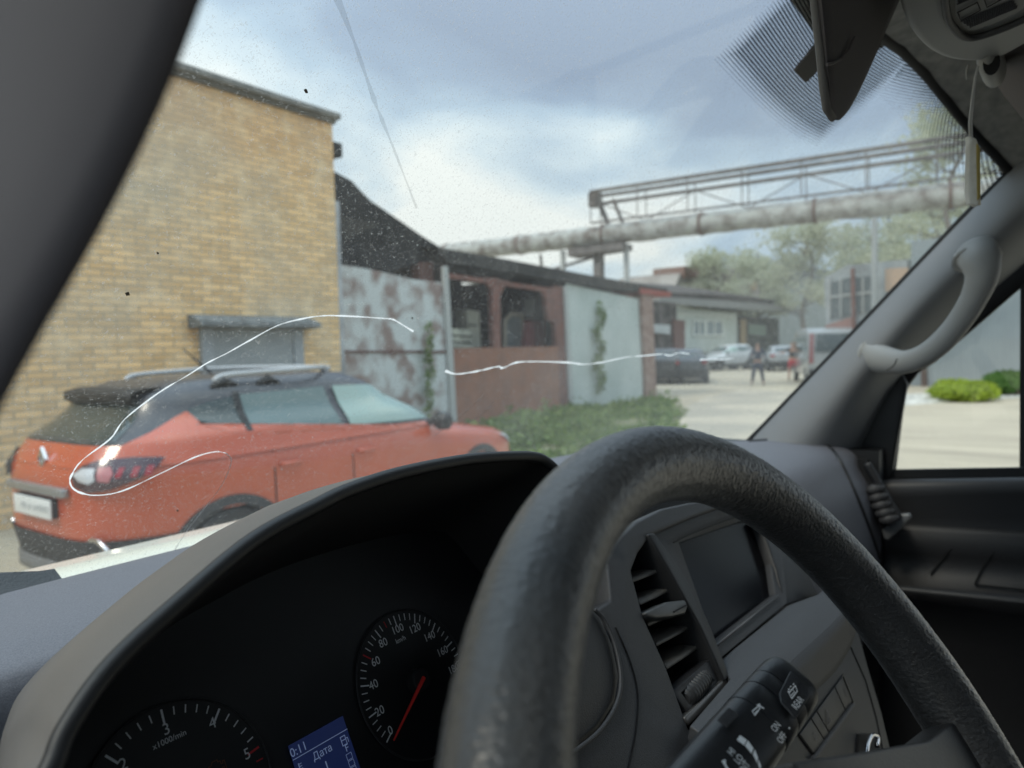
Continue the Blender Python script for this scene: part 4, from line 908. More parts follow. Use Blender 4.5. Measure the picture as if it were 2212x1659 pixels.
# ---- black gabled roof behind the brick building
def ppoly(pts, Y): return [atY(x, y, Y) for x, y in pts]
M_tar = mat('tarred_roof', (.012,.0115,.012), .85, noise=(3,5,.4,.7), col2=(.028,.027,.026))
gr_ = root('dark_gabled_shed', 'black tarred gable roof sloping down beside the brick building above the rusty panel', 'shed', (8.4,11,0), world=True)
mb = MB(); mb.prism(ppoly([(700,352),(724,371),(760,391),(782,415),(800,433),(860,474),(912,510),(960,540),(975,568),(905,569),(868,577),(845,588),(738,570),(700,566)],10.3), V((0,3.4,0))); mb.obj('roof', M_tar, gr_)
mb = MB(); mb.prism(ppoly([(906,566),(936,566),(938,625),(908,625)],10.25), V((0,.25,-0))); mb.obj('post', mat('old_red_brown', (.12,.055,.045), .8), gr_)
# rusty sheet panel
def rustmat(name, a, b, sc, lo, hi):
    M = mat(name, a, .75, noise=(sc,5,lo,hi), col2=b, bump=(20,.2,.01)); return M
M_rw = rustmat('rust_stained_white', (.56,.59,.59), (.26,.19,.17), 2.2, .44, .60)
rp = root('rusty_fence_panel', 'white sheet metal fence panel with brown rust stains beside the brick building', 'fence', (9,9.5,0), world=True)
pb = ppoly([(738,572),(790,580),(845,592),(895,604),(940,608),(966,612)],9.5); base = [V((p.x,9.5,0)) for p in pb[::-1]]
MB().prism(pb+base, V((0,.05,0))).obj('sheet', M_rw, rp)
MB().prism(ppoly([(957,575),(968,575),(988,915),(976,920)],9.44), V((0,.05,0))).obj('edge_post', mat('pale_post', (.42,.43,.42), .7), rp)
MB().prism(ppoly([(745,757),(976,757),(976,763),(745,762)],9.48), V((0,.02,0))).obj('rail', mat('old_red_brown'), rp)
# open shed
sh = root('open_shed', 'open fronted shed with red brown frame, dark inside, between rusty panel and pale garage', 'shed', (14,11.5,0), world=True)
Y0 = 10.0
X0s, X1s = atY(968,700,Y0).x, atY(1224,700,Y0).x
mb = MB(); mb.prism(ppoly([(940,533),(1100,561),(1250,590),(1442,624),(1442,640),(1250,613),(1100,588),(968,566)],9.9), V((0,4.2,.35))); mb.obj('roof', mat('bitumen_edge', (.022,.021,.020), .85, noise=(4,4,.4,.7), col2=(.05,.045,.04)), sh)
M_rb = mat('red_brown_frame', (.20,.085,.065), .75, noise=(6,4,.4,.7), col2=(.12,.06,.05))
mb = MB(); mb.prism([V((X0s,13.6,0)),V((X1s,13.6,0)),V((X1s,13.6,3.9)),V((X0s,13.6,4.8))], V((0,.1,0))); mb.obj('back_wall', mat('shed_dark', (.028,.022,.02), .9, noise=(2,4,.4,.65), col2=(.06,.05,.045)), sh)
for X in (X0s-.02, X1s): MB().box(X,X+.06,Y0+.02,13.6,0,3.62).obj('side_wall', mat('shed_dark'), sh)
MB().prism(ppoly([(970,590),(1190,622),(1190,632),(970,601)],9.97), V((0,.1,0))).obj('beam', M_rb, sh)
for q in ([(1062,600),(1080,602),(1082,752),(1066,752)], [(1196,617),(1217,620),(1228,878),(1206,882)], [(1176,628),(1196,620),(1200,700),(1184,690)]): MB().prism(ppoly(q,9.96), V((0,.12,0))).obj('post', M_rb, sh)
for q in ([(1080,604),(1100,607),(1088,622),(1081,640)], [(1063,602),(1044,598),(1056,618),(1063,636)], [(1178,622),(1160,618),(1172,634),(1180,655)]): MB().prism(ppoly(q,9.98), V((0,.08,0))).obj('gusset', M_rb, sh)
M_br = mat('terracotta_sheet', (.30,.135,.085), .85, noise=(3,5,.35,.7), col2=(.24,.12,.085))
pl = ppoly([(978,752),(1206,748)],9.93); MB().prism([pl[0],pl[1],V((pl[1].x,9.93,0)),V((pl[0].x,9.93,0))], V((0,.03,0))).obj('front_panel', M_br, sh)
def stored(name, label, cat, q, Y, dep, m):
    P = ppoly(q, Y); c = sum(P, V())/len(P); o = root(name, label, cat, (c.x, Y, 0), world=True)
    MB().prism(P, V((0,dep,0))).obj('body', m, o, bevel=.02); return o
s1 = stored('board_stack', 'low cream coloured board stack behind terracotta sheet at the left of the open shed', 'boards', [(960,708),(1018,712),(1025,760),(960,760)], 10.6, .5, mat('cream_board', (.60,.61,.50), .7, noise=(5,3,.4,.6)))
for k in range(2): 
    P = ppoly([(958,722+k*14),(1020,725+k*14),(1020,728+k*14),(958,725+k*14)], 10.58); MB().prism(P, V((0,.02,0))).obj('gap', P_dark, s1)
s2 = stored('cream_locker', 'tall pale cream locker leaning behind the board stack in the open shed', 'locker', [(1008,668),(1036,672),(1040,760),(1016,760)], 11.2, .4, mat('locker_cream', (.42,.42,.35), .6))
MB().prism(ppoly([(1012,700),(1032,702),(1032,705),(1012,703)],11.17), V((0,.02,0))).obj('hinge_line', P_dark, s2)
s3 = stored('dark_glazed_door', 'dark glazed door leaf standing in the middle of the open shed', 'door', [(1092,690),(1105,678),(1130,680),(1132,762),(1092,762)], 10.9, .06, mat('dusty_glass_dark', (.11,.13,.135), .3))
MB().ring(ppoly([(1089,690),(1104,675),(1133,677),(1135,762),(1089,762)],10.87), ppoly([(1095,694),(1106,682),(1128,684),(1129,757),(1095,757)],10.87), V((0,.04,0))).obj('frame', mat('beige_frame', (.28,.25,.20), .7), s3)
s4 = stored('red_cabinet', 'dark red metal cabinet at the right end of the open shed', 'cabinet', [(1142,692),(1180,695),(1182,762),(1138,762)], 10.7, .4, mat('dark_red_paint', (.20,.03,.035), .5))
MB().prism(ppoly([(1158,700),(1160,700),(1160,755),(1158,755)],10.68), V((0,.01,0))).obj('door_gap', P_void, s4)
s5 = stored('white_boiler', 'greyish white wall boiler hanging above the red cabinet', 'boiler', [(1152,642),(1176,645),(1178,682),(1154,680)], 11.0, .35, mat('enamel_white', (.45,.47,.47), .4))
MB().prism(ppoly([(1158,668),(1172,669),(1172,674),(1158,673)],10.98), V((0,.01,0))).obj('control_strip', P_dark, s5)
# pale garage
ga = root('pale_garage', 'pale green white sheet metal garage with creeper up its middle beside a rusty pillar', 'garage', (18,11.5,0), world=True)
P = ppoly([(1222,612),(1391,648)],Y0); 
mb = MB(); nx = 46; rows = [[],[]]
for i in range(nx+1):
    p = P[0].lerp(P[1], i/nx); yy = Y0+(.02 if i % 2 else 0); rows[0].append(V((p.x,yy,0))); rows[1].append(V((p.x,yy,p.z)))
mb.grid(rows); mb.grid([[rows[1][0], rows[1][-1]], [rows[1][0]+V((0,3.5,.3)), rows[1][-1]+V((0,3.5,.3))]])
mb.grid([[rows[0][-1], rows[1][-1]], [rows[0][-1]+V((0,3.5,0)), rows[1][-1]+V((0,3.5,.3))]])
mb.obj('sheet_wall', mat('pale_sheet', (.54,.59,.57), .7, noise=(.8,4,.4,.65), col2=(.44,.50,.48)), ga)
for q, m_ in (([(1386,636),(1410,636),(1419,864),(1397,867)], mat('weathered_rust', (.25,.155,.125), .85, noise=(7,5,.4,.62), col2=(.36,.27,.23))), ([(1219,618),(1226,618),(1240,880),(1232,880)], mat('pale_post'))):
    MB().prism(ppoly(q,9.9), V((0,.3,0))).obj('pillar', m_, ga)
MB().prism(ppoly([(1384,622),(1450,631),(1450,641),(1384,634)],9.85), V((0,1,0))).obj('red_roof_edge', mat('faded_red', (.30,.07,.05), .7), ga)

# ---- foliage
def leaf_obj(name, clumps, m, parent=None, size=(.05,.09), kind=None, seed=1, flat=.9):
    R = random.Random(seed); mb = MB(); vs = []; fs = []
    for (c, rx, ry, rz_, n) in clumps:
        for _ in range(n):
            d = V((R.gauss(0,1), R.gauss(0,1), R.gauss(0,1))); d.normalize(); rr = R.random()**.45
            p = V((c[0]+d.x*rx*rr, c[1]+d.y*ry*rr, c[2]+d.z*rz_*rr))
            if p.z < .01: p.z = .01+R.random()*.05
            s = R.uniform(*size); a = V((R.gauss(0,1), R.gauss(0,1), R.gauss(0,1)*flat)).normalized(); b = a.cross(V((R.gauss(0,1), R.gauss(0,1), R.gauss(0,1)))).normalized()
            k = len(vs); vs += [p-a*s, p+b*s*.45, p+a*s, p-b*s*.45]; fs.append((k,k+1,k+2,k+3))
    me = bpy.data.meshes.new(name); me.from_pydata([tuple(v) for v in vs], [], fs); me.materials.append(m)
    o = bpy.data.objects.new(name, me); COL.objects.link(o)
    if parent: attach(o, parent)
    return o
def leafmat(name, c1, c2, tr=.35):
    M = bpy.data.materials.new(name); M.use_nodes = True; nt = M.node_tree; nt.nodes.clear(); o = N(nt, 'ShaderNodeOutputMaterial')
    g_ = N(nt, 'ShaderNodeNewGeometry'); x = N(nt, 'ShaderNodeMix', data_type='RGBA'); x.inputs[6].default_value = (*c1,1); x.inputs[7].default_value = (*c2,1); nt.links.new(g_.outputs['Random Per Island'], x.inputs[0])
    d = N(nt, 'ShaderNodeBsdfDiffuse'); t = N(nt, 'ShaderNodeBsdfTranslucent'); m_ = N(nt, 'ShaderNodeMixShader'); m_.inputs[0].default_value = tr
    nt.links.new(x.outputs[2], d.inputs[0]); nt.links.new(x.outputs[2], t.inputs[0]); nt.links.new(d.outputs[0], m_.inputs[1]); nt.links.new(t.outputs[0], m_.inputs[2]); nt.links.new(m_.outputs[0], o.inputs[0]); return M
LG = leafmat('weed_green', (.10,.17,.05), (.26,.33,.13)); LY = leafmat('yellow_green', (.25,.34,.04), (.36,.44,.07)); LB = leafmat('bush_green', (.07,.15,.04), (.14,.24,.07))
LS = leafmat('spring_leaf', (.44,.46,.33), (.60,.61,.48), .5)
# weeds between shed line and yard
cl_ = []; R = random.Random(5)
for k in range(520):
    x = R.uniform(960,1445); t = R.random(); y = interp(x, [960,1200,1420,1500], [960,900,868,872])+t*t*interp(x, [960,1200,1400,1500], [120,120,100,30]); p = Gp(x, y)
    if p.y > 9.8 or sin(p.x*1.7)+sin(p.y*2.3+p.x)+R.uniform(-.6,.6) < -1.0: continue
    h = R.uniform(.05,.34)*(1.1-.75*t)*interp(x, [960,1440], [1.2,.7])+(.20 if R.random() < .10 else 0); cl_.append(((p.x,p.y,h*.4), R.uniform(.2,.5), R.uniform(.2,.5), h*.75, 38))
tag(leaf_obj('weeds', cl_, LG, size=(.05,.11), seed=2), kind='stuff')
gp = [Gp(900,1010), Gp(930,935), Gp(1200,880), Gp(1425,862), Gp(1490,885), Gp(1420,960), Gp(1300,1040), Gp(900,1100)]
tag(sheet('verge', gp, .006, mat('verge_soil', (.10,.12,.05), .95, noise=(3,5,.4,.6), col2=(.19,.18,.10))), kind='structure')
vr = [((atY(x,y,9.85).x,9.85,atY(x,y,9.85).z), .18,.08,.28, 26) for x, y in [(1296+8*sin(k), 665+k*11) for k in range(17)]]
o = leaf_obj('creeper', vr, LG, size=(.05,.09), seed=4); o.location = (0,0,0); tag(o, 'thin green creeper climbing the pale garage wall', 'creeper')
vr = [((atY(x,y,9.35).x,9.35,atY(x,y,9.35).z), .10,.06,.22, 22) for x, y in [(927+5*sin(k*1.3), 715+k*14) for k in range(14)]]
tag(leaf_obj('creeper', vr, LG, size=(.04,.07), seed=9), 'thin green creeper on the right part of the rusty fence panel', 'creeper')
def bush(label, x, y, w, h, m, n, seed):
    c = Gp(x, y); sc = 1.0; o = root('bush', label, 'bush', (c.x, c.y, 0)); R = random.Random(seed)
    cl = [((R.uniform(-w,w)*.7, R.uniform(-.5,.5), h*R.uniform(.3,.62)), w*.35, .5, h*.40, n//9) for _ in range(9)]
    leaf_obj('foliage', cl, m, o, size=(.05,.10), seed=seed)
    mb = MB()
    for k in range(6): a = R.uniform(0,6.28); mb.tube([V((0,0,0)), V((cos(a)*w*.3, sin(a)*.3, h*.35)), V((cos(a)*w*.6, sin(a)*.4, h*.6))], [.02,.014,.006], 5)
    mb.obj('stem', mat('twig', (.12,.09,.06), .9), o)
bush('yellow green bush seen through the passenger window, left of the darker one', 2070,862,2.0,.52,LY,5200,21)
bush('darker green bush seen through the passenger window at the right edge', 2195,852,1.8,.68,LB,5200,22)
# rubble by the wall
mb = MB(); R = random.Random(8)
pr = [Gp(x, y) for x, y in ((1940,860),(2000,852),(2080,862),(2060,874),(1960,872))]
c = sum(pr, V())/5
rub = [[V((c.x+ (i-10)*.32*cos(.6)-(j-4)*.22*sin(.6), c.y-(i-10)*.32*sin(.6)-(j-4)*.22*cos(.6), max(0, .16*(1-((i-10)/10)**2)*(1-((j-4)/4)**2))*R.uniform(.6,1.3))) for i in range(21)] for j in range(9)]
mb.grid(rub); tag(mb.obj('rubble_heap', mat('pale_rubble', (.60,.58,.52), .95, noise=(6,4,.4,.6)), smooth=True), 'low pale heap of rubble left of the yellow green bush', 'rubble')

# ---- far right wall that runs across behind both openings
Q1, Q2 = Gp(1785,829), Gp(2260,841); wd = (Q2-Q1).normalized(); wn = V((wd.y,-wd.x,0))
if wn.dot(-Q1) < 0: wn = -wn
def wpx(P, off=0): return [hitp(x, y, Q1+wn*off, wn) for x, y in P]
def wslab(P, off, th): return MB().prism(wpx(P, off), -wn*th)
mwall = root('metal_clad_wall', 'blue grey metal clad wall behind bushes seen through the passenger window', 'wall', (Q2.x,Q2.y,0), world=True)
q = wpx([(1968,520),(2500,470)]); b0 = [V((p.x,p.y,0)) for p in q]
mb = MB(); n = 60; rows = [[],[]]
for i in range(n+1):
    p = b0[0].lerp(b0[1], i/n)+wn*(.012 if i % 2 else 0); z = q[0].z+(q[1].z-q[0].z)*i/n; rows[0].append(p); rows[1].append(V((p.x,p.y,z)))
mb.grid(rows); mb.grid([rows[1], [p-wn*3 for p in rows[1]]]); mb.obj('cladding', mat('blue_grey_cladding', (.30,.345,.365), .55, noise=(.6,5,.4,.65), col2=(.25,.29,.31)), mwall)
wslab([(1985,640),(1996,640),(2002,850),(1990,850)], .12, .1).obj('timber_post', mat('old_timber', (.14,.11,.10), .9), mwall)
yb = root('sheet_fence', 'faded red brown sheet fence at the far end of the yard beside the dark pillar', 'fence', (Q1.x,Q1.y,0), world=True)
wslab([(1782,703),(1842,684),(1846,834),(1786,830)], .0, .1).obj('sheet', mat('faded_brick_red', (.34,.19,.16), .8, noise=(1.5,4,.4,.6), col2=(.28,.16,.14)), yb)
wslab([(1837,580),(1844,578),(1850,834),(1843,834)], .08, .1).obj('post', M_rb, yb)
gb = root('glazed_workshop', 'grey workshop with a large cluttered mesh window above the red brown fence', 'building', (Q1.x+1,Q1.y,0), world=True)
wslab([(1780,600),(1830,572),(1960,560),(1975,845),(1846,834),(1846,690),(1784,705)], -.3, 4).obj('wall', mat('pale_grey_render', (.36,.39,.40), .85, noise=(1,4,.4,.6)), gb)
gw = wslab([(1790,612),(1832,600),(1890,596),(1892,670),(1790,690)], -.26, .03).obj('window', mat('dusty_glass_dark'), gb)
for k in range(5): wslab([(1790+k*24,600),(1793+k*24,600),(1793+k*24,690-k*4),(1790+k*24,690-k*4)], -.2, .05).obj('mullion', mat('pale_post'), gw)
wslab([(1790,640),(1892,628),(1892,632),(1790,644)], -.2, .05).obj('mullion', mat('pale_post'), gw)
wslab([(1912,580),(1962,578),(1962,625),(1912,630)], -.24, .03).obj('window', mat('peach_curtain', (.50,.36,.26), .7), gb)
# far buildings
M_pw = mat('whitewashed_wall', (.56,.60,.56), .85, noise=(1.2,4,.35,.7), col2=(.46,.50,.46))
YW = 18.0
def pbuild(name, label, X0, X1, Y, z, dep, m): 
    o = root(name, label, 'building', ((X0+X1)/2, Y+dep/2, 0), world=True); MB().box(X0,X1,Y,Y+dep,0,z).obj('wall', m, o); return o
xa, xb, xc = atY(1448,700,YW).x, atY(1592,700,YW).x, atY(1690,700,YW).x; zt = atY(1500,668,YW).z
wb = pbuild('white_workshop', 'low white workshop with a two part window behind the parked white car', xa, xb, YW, zt, 6, M_pw)
MB().prism(ppoly([(1425,640),(1520,646),(1600,652),(1690,660),(1745,668),(1745,676),(1690,672),(1600,668),(1425,655)],YW-.9), V((0,7.5,.9))).obj('roof', mat('roof_edge_grey', (.24,.24,.23), .8), wb)
MB().prism(ppoly([(1430,632),(1600,638),(1700,652),(1690,662),(1600,650),(1430,645)],YW-.4), V((0,5.5,1.2))).obj('roof_ridge', mat('dark_brown_roof', (.085,.07,.062), .9, noise=(2,4,.4,.6)), wb)
for (a, b) in ((1500,1522),(1528,1560)):
    wn_ = MB().prism(ppoly([(a,694),(b,695),(b,722),(a,722)],YW-.06), V((0,.05,0))).obj('window', mat('pane_grey', (.16,.20,.20), .2), wb)
    MB().ring(ppoly([(a-3,690),(b+3,691),(b+3,726),(a-3,726)],YW-.1), ppoly([(a,694),(b,695),(b,722),(a,722)],YW-.1), V((0,.05,0))).obj('window_frame', mat('white_frame', (.66,.68,.64), .7), wn_)
    m_ = (a+b)/2; MB().prism(ppoly([(m_-1.5,694),(m_+1.5,694),(m_+1.5,722),(m_-1.5,722)],YW-.09), V((0,.02,0))).obj('glazing_bar', mat('white_frame'), wn_)
MB().prism(ppoly([(1455,675),(1585,682),(1585,686),(1455,679)],YW-.12), V((0,.1,0))).obj('cornice', mat('white_frame'), wb)
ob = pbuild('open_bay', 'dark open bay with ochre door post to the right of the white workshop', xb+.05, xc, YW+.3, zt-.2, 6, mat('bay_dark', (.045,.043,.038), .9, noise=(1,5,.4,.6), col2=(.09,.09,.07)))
MB().prism(ppoly([(1600,690),(1612,690),(1612,750),(1600,750)],YW+.2), V((0,.05,0))).obj('door_post', mat('ochre', (.34,.25,.14), .8), ob)
MB().prism(ppoly([(1618,700),(1655,702),(1655,725),(1618,722)],YW+.22), V((0,.05,0))).obj('light_opening', mat('faded_green', (.22,.28,.23), .7), ob)
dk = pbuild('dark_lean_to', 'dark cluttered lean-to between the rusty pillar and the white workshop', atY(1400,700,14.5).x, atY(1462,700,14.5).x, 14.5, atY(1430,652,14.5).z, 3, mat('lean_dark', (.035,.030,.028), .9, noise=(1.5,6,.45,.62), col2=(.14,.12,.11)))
MB().prism(ppoly([(1405,700),(1448,702),(1448,722),(1405,718)],14.3), V((0,.1,0))).obj('light_sheet', mat('enamel_white'), dk)
MB().prism(ppoly([(1455,690),(1480,692),(1480,800),(1458,800)],14.4), V((0,.1,0))).obj('brown_door', mat('old_red_brown'), dk)
def fprism(name, label, cat, q, Y, dep, m):
    P = ppoly(q, Y); o = root(name, label, cat, (P[0].x, Y, 0), world=True); MB().prism(P, V((0,dep,0))).obj('wall', m, o); return o
b1 = fprism('brown_attic', 'brown roofed block with a cream gable above the white workshop', 'building', [(1470,590),(1560,580),(1660,590),(1662,660),(1450,650),(1460,615)], 25, 6, mat('taupe_wall', (.22,.19,.165), .9, noise=(.5,5,.4,.6), col2=(.32,.29,.26)))
MB().prism(ppoly([(1468,612),(1552,604),(1556,622),(1475,630)],24.9), V((0,.05,0))).obj('gable_band', mat('cream_render', (.50,.46,.36), .8), b1)
MB().prism(ppoly([(1478,575),(1530,572),(1530,598),(1478,600)],24.8), V((0,3,0))).obj('chimney_block', mat('old_brick', (.22,.13,.10), .9), b1)
MB().prism(ppoly([(1622,598),(1634,598),(1634,626),(1622,626)],24.8), V((0,1,0))).obj('vent_stack', mat('ochre'), b1)
b2 = fprism('grey_hall', 'large grey hall with a sloping roof behind the dark open bay', 'building', [(1590,572),(1690,560),(1770,600),(1790,600),(1795,790),(1640,790),(1640,660),(1590,640)], 30, 10, mat('grey_hall_wall', (.28,.30,.29), .9, noise=(.4,5,.4,.6), col2=(.23,.26,.24)))
MB().prism(ppoly([(1645,572),(1700,572),(1712,578),(1712,606),(1660,606),(1645,600)],29.6), V((0,3,0))).obj('roof_monitor', mat('dark_brown_roof'), b2)
MB().prism(ppoly([(1690,562),(1702,560),(1790,585),(1792,610),(1715,606)],29.7), V((0,3,0))).obj('roof_slope', mat('slate_roof', (.12,.13,.14), .8), b2)
# long far row that closes the horizon
mb = MB(); R = random.Random(4)
for k in range(26):
    a = radians(38+k*3.2); d = 120+R.uniform(-8,8); c = V((sin(a)*d, cos(a)*d, 0))
    pass
# ---- trees
def tree(label, x, y, depth, H, wd_, seed, n=2600, grp='spring trees behind the yard'):
    p = atD(x, 740, depth); o = root('tree', label, 'tree', (p.x, p.y, 0)); o['group'] = grp; R = random.Random(seed)
    mb = MB(); br = MB(); tips = []
    tr = [V((R.uniform(-.2,.2)*k, R.uniform(-.2,.2)*k, H*.85*k/5)) for k in range(6)]; mb.tube(spline(tr, 3), [.26*(1-.85*k/15) for k in range(16)], 8)
    mb.obj('trunk', mat('bark_grey', (.17,.15,.13), .95), o)
    for k in range(16):
        h = H*R.uniform(.28,.8); b = V((0,0,h)); a = R.uniform(0,6.28); l = wd_*R.uniform(.5,1)*(1.1-h/H*.6); e = b+V((cos(a)*l, sin(a)*l, l*R.uniform(.3,.9)))
        m_ = b.lerp(e, .5)+V((0,0,-.1*l)); br.tube(spline([b, m_, e], 4), [.08*(1-.9*q/8) for q in range(9)], 5); tips += [e, m_.lerp(e,.5)]
    br.obj('limbs', mat('bark_grey'), o)
    cl = [((t.x+R.uniform(-.5,.5), t.y+R.uniform(-.5,.5), t.z+R.uniform(-.4,.4)), R.uniform(.9,2.1), R.uniform(.9,2.1), R.uniform(.5,1.3), n//len(tips)) for t in tips]
    leaf_obj('crown', cl, LS, o, size=(.13,.25), seed=seed)
for i, (x, dp_, H, w_) in enumerate(((1545,62,10.5,3.2),(1640,70,12.5,3.6),(1735,60,12.8,4),(1830,66,14,4),(1925,58,14.5,4.2),(2025,52,15.5,4.5),(2060,44,20.5,3.5))):
    tree(['slim pale green tree standing leftmost beyond the brown attic','pale green tree right of the leftmost slim one above the attic','broad airy tree behind the grey hall roof slope','airy tree just left of the grey street pole','tall airy tree just right of the grey street pole','tall airy tree at the lower end of the pipe, beside the van pillar','tallest tree whose top rises above the gantry by the windscreen corner'][i], x, 0, dp_, H, w_, 40+i, n=4200 if i < 6 else 2600)
# grey pole
pp = Gp(1888,812); pp = atD(1889,760,26); o = MB().tube([V((pp.x,pp.y,0)), V((pp.x,pp.y,7.0))], [.13,.10], 10).obj('utility_pole', mat('pole_grey', (.38,.40,.40), .8), autos=40)
tag(o, 'plain grey pole rising beside the glazed workshop to the big pipe', 'pole')
# ---- overhead pipe and gantry
ZP = 6.0
pL, pR = atZ(1000,543,ZP), atZ(2140,412,ZP); dl = (pR-pL).normalized(); sd_ = V((dl.y,-dl.x,0))
pa, pb_ = pL-dl*3.0, pR+dl*14
pipe = root('overhead_pipe', 'thick lagged overhead pipe with peeling grey wrap crossing above the yard', 'pipe', (pL.x,pL.y,0), world=True)
n = 90; mb = MB(); R = random.Random(12)
mb.tube([pa.lerp(pb_, k/n) for k in range(n+1)], [.385+R.uniform(-.02,.03) for k in range(n+1)], 20)
mb.obj('lagging', mat('peeling_lagging', (.44,.445,.42), .8, noise=(2.2,7,.42,.66), col2=(.20,.175,.155), bump=(5,.8,.05)), pipe, smooth=True)
for k in range(9):
    c = pa.lerp(pb_, .06+k*.105); mb = MB(); mb.tube([c-dl*.05, c+dl*.05], .425, 20); mb.obj('band', mat('band_rust', (.16,.11,.09), .8), pipe)
M_st = mat('rusty_steel', (.12,.108,.10), .8, noise=(3,4,.4,.6), col2=(.18,.16,.15))
for k, (x, y) in enumerate(((1277,560),(1340,560),(1195,560))):
    t = ((atZ(x, 505-(x-1277)*.1, ZP))-pL).dot(dl); c = pL+dl*t; sw_ = .16 if k == 0 else .08
    mb = MB(); mb.box(c.x-sw_,c.x+sw_,c.y-sw_,c.y+sw_,0,ZP-.43).obj('support', M_st if k == 0 else mat('pale_post'), pipe)
c = pL+dl*((atZ(1277,505,ZP)-pL).dot(dl))
mb = MB(); mb.prism([c+dl*a+V((0,0,z))-sd_*.5 for a, z in ((-1.1,-.75),(1.2,-.65),(1.2,-.42),(-1.1,-.45))], sd_*1.0); mb.obj('saddle', M_st, pipe)
for (a, za, b, zb) in ((-4.5,-1.6,-.2,-.8), (-2.3,-3.5,-2.6,-.5)):
    mb = MB(); mb.tube([c+dl*a+V((0,0,za)), c+dl*b+V((0,0,zb))], .06, 6); mb.obj('brace', M_st, pipe)
gt = root('pipe_gantry', 'steel lattice gantry with two top rails running above the big pipe', 'gantry', (c.x,c.y,0), world=True)
g0 = c-dl*.1; g1 = pR+dl*14; GL = (g1-g0).length
zt1, zb1 = 1.62, .44
for s in (-.45,.45):
    for z, r in ((zt1,.075),(zb1,.04)): MB().tube([g0+sd_*s+V((0,0,z)), g1+sd_*s+V((0,0,z))], r, 6).obj('chord', M_st, gt)
MB().tube([g0+sd_*-.45+V((0,0,zt1-.30)), g1+sd_*-.45+V((0,0,zt1-.30))], .07, 6).obj('chord', M_st, gt)
k = 0; s_ = 0
while s_ < GL and k < 20:
    q = g0+dl*s_
    for s in (-.45,.45): MB().tube([q+sd_*s+V((0,0,zb1)), q+sd_*s+V((0,0,zt1))], .022, 5).obj('strut', M_st, gt)
    a, b = (zb1, zt1-.3) if k % 2 else (zt1-.3, zb1)
    MB().tube([q-sd_*.45+V((0,0,a)), q+dl*1.9-sd_*.45+V((0,0,b))], .022, 5).obj('diagonal', M_st, gt)
    s_ += 1.9; k += 1
MB().tube([g0-dl*.15-sd_*.45+V((0,0,zt1)), g0+dl*.5-sd_*.3+V((0,0,.2))], .10, 6).obj('end_leg', M_st, gt)
MB().tube([g0+dl*.55-sd_*.45+V((0,0,zt1-.2)), g0+dl*1.1-sd_*.3+V((0,0,.2))], .07, 6).obj('end_leg', M_st, gt)
MB().box(g0.x-.2,g0.x+.2,g0.y-.2,g0.y+.2,ZP+zt1-.5,ZP+zt1+.03).obj('end_plate', M_st, gt)
# ================================================================== VEHICLES
def carshape(L, W, H, k=1):
    """plan superellipse per height: returns f(t, z) -> local point; t 0 = rear centre, pi/2 right side, pi front"""
    hb = H*.682
    zr = [.28,.42,.60,.75,.92,1.0,hb,hb+.12,H*.84,H*.93,H*.985,H]
    xr = [.14,.04,.0,.0,.0,.01,.05,.13,.33,.42,.62,1.05]
    zf = [.28,.42,.60,.72,.80,.88,.95,1.0,hb,hb+.12,H*.84,H*.93,H*.985,H]
    xf = [-.16,-.05,.0,-.03,-.10,-.32,-.74,-1.02,-1.30,-1.48,-1.82,-2.02,-2.24,-2.56]
    zw = [.28,.42,.60,.80,.95,1.0,hb,hb+.12,H*.84,H*.93,H*.985,H]
    ww = [.91,.985,1,1,.99,.975,.945,.90,.79,.73,.62,.40]
    def f(t, z, off=0, n=4.5):
        a, b = interp(z, zr, xr), L+interp(z, zf, xf)*k; xc = (a+b)/2; hl = (b-a)/2+off; w_ = W/2*interp(z, zw, ww)+off
        c, s = cos(t), sin(t)
        return V((xc-hl*math.copysign(abs(c)**(2/n), c)-L/2, -w_*math.copysign(abs(s)**(2/n), s), z))
    f.hb = hb
    return f
TS = [pi*2*k/168 for k in range(168)]
def t_at_x(f, x, z, side=1):
    lo, hi = 0.0, pi
    for _ in range(40):
        m_ = (lo+hi)/2
        if f(m_, z).x < x: lo = m_
        else: hi = m_
    return lo if side > 0 else 2*pi-lo
def panel(f, poly, off, cuts=5, mode='xz', side=1):
    """poly in (x from car centre, z) or (t, z); tessellated and laid on the body with an offset"""
    bm = bmesh.new(); vs = [bm.verts.new((a, 0, b)) for a, b in poly]; bm.faces.new(vs)
    bmesh.ops.triangulate(bm, faces=bm.faces[:])
    bmesh.ops.subdivide_edges(bm, edges=bm.edges[:], cuts=cuts, use_grid_fill=True)
    bm.verts.ensure_lookup_table()
    P = []
    for v in bm.verts:
        t = v.co.x if mode == 'tz' else t_at_x(f, v.co.x, v.co.z, side)
        P.append(f(t, v.co.z, off))
    F = [[v.index for v in fc.verts] for fc in bm.faces]; bm.free(); mb = MB(); mb.add(P, F); return mb
CARG = mat('car_glass', (.035,.05,.05), .08, spec=.8)
M_tyre = mat('tyre_rubber', (.02,.02,.02), .85); M_rim = mat('alloy', (.35,.36,.37), .35, .8); M_clad = mat('black_cladding', (.035,.035,.037), .75)
M_tail = mat('tail_red', (.30,.012,.02), .15, coat=1); M_clear = mat('lamp_clear', (.50,.51,.53), .12, coat=1); M_smoke = mat('lamp_smoke', (.05,.02,.03), .15, coat=1)
M_plate = mat('plate_white', (.66,.68,.68), .5)
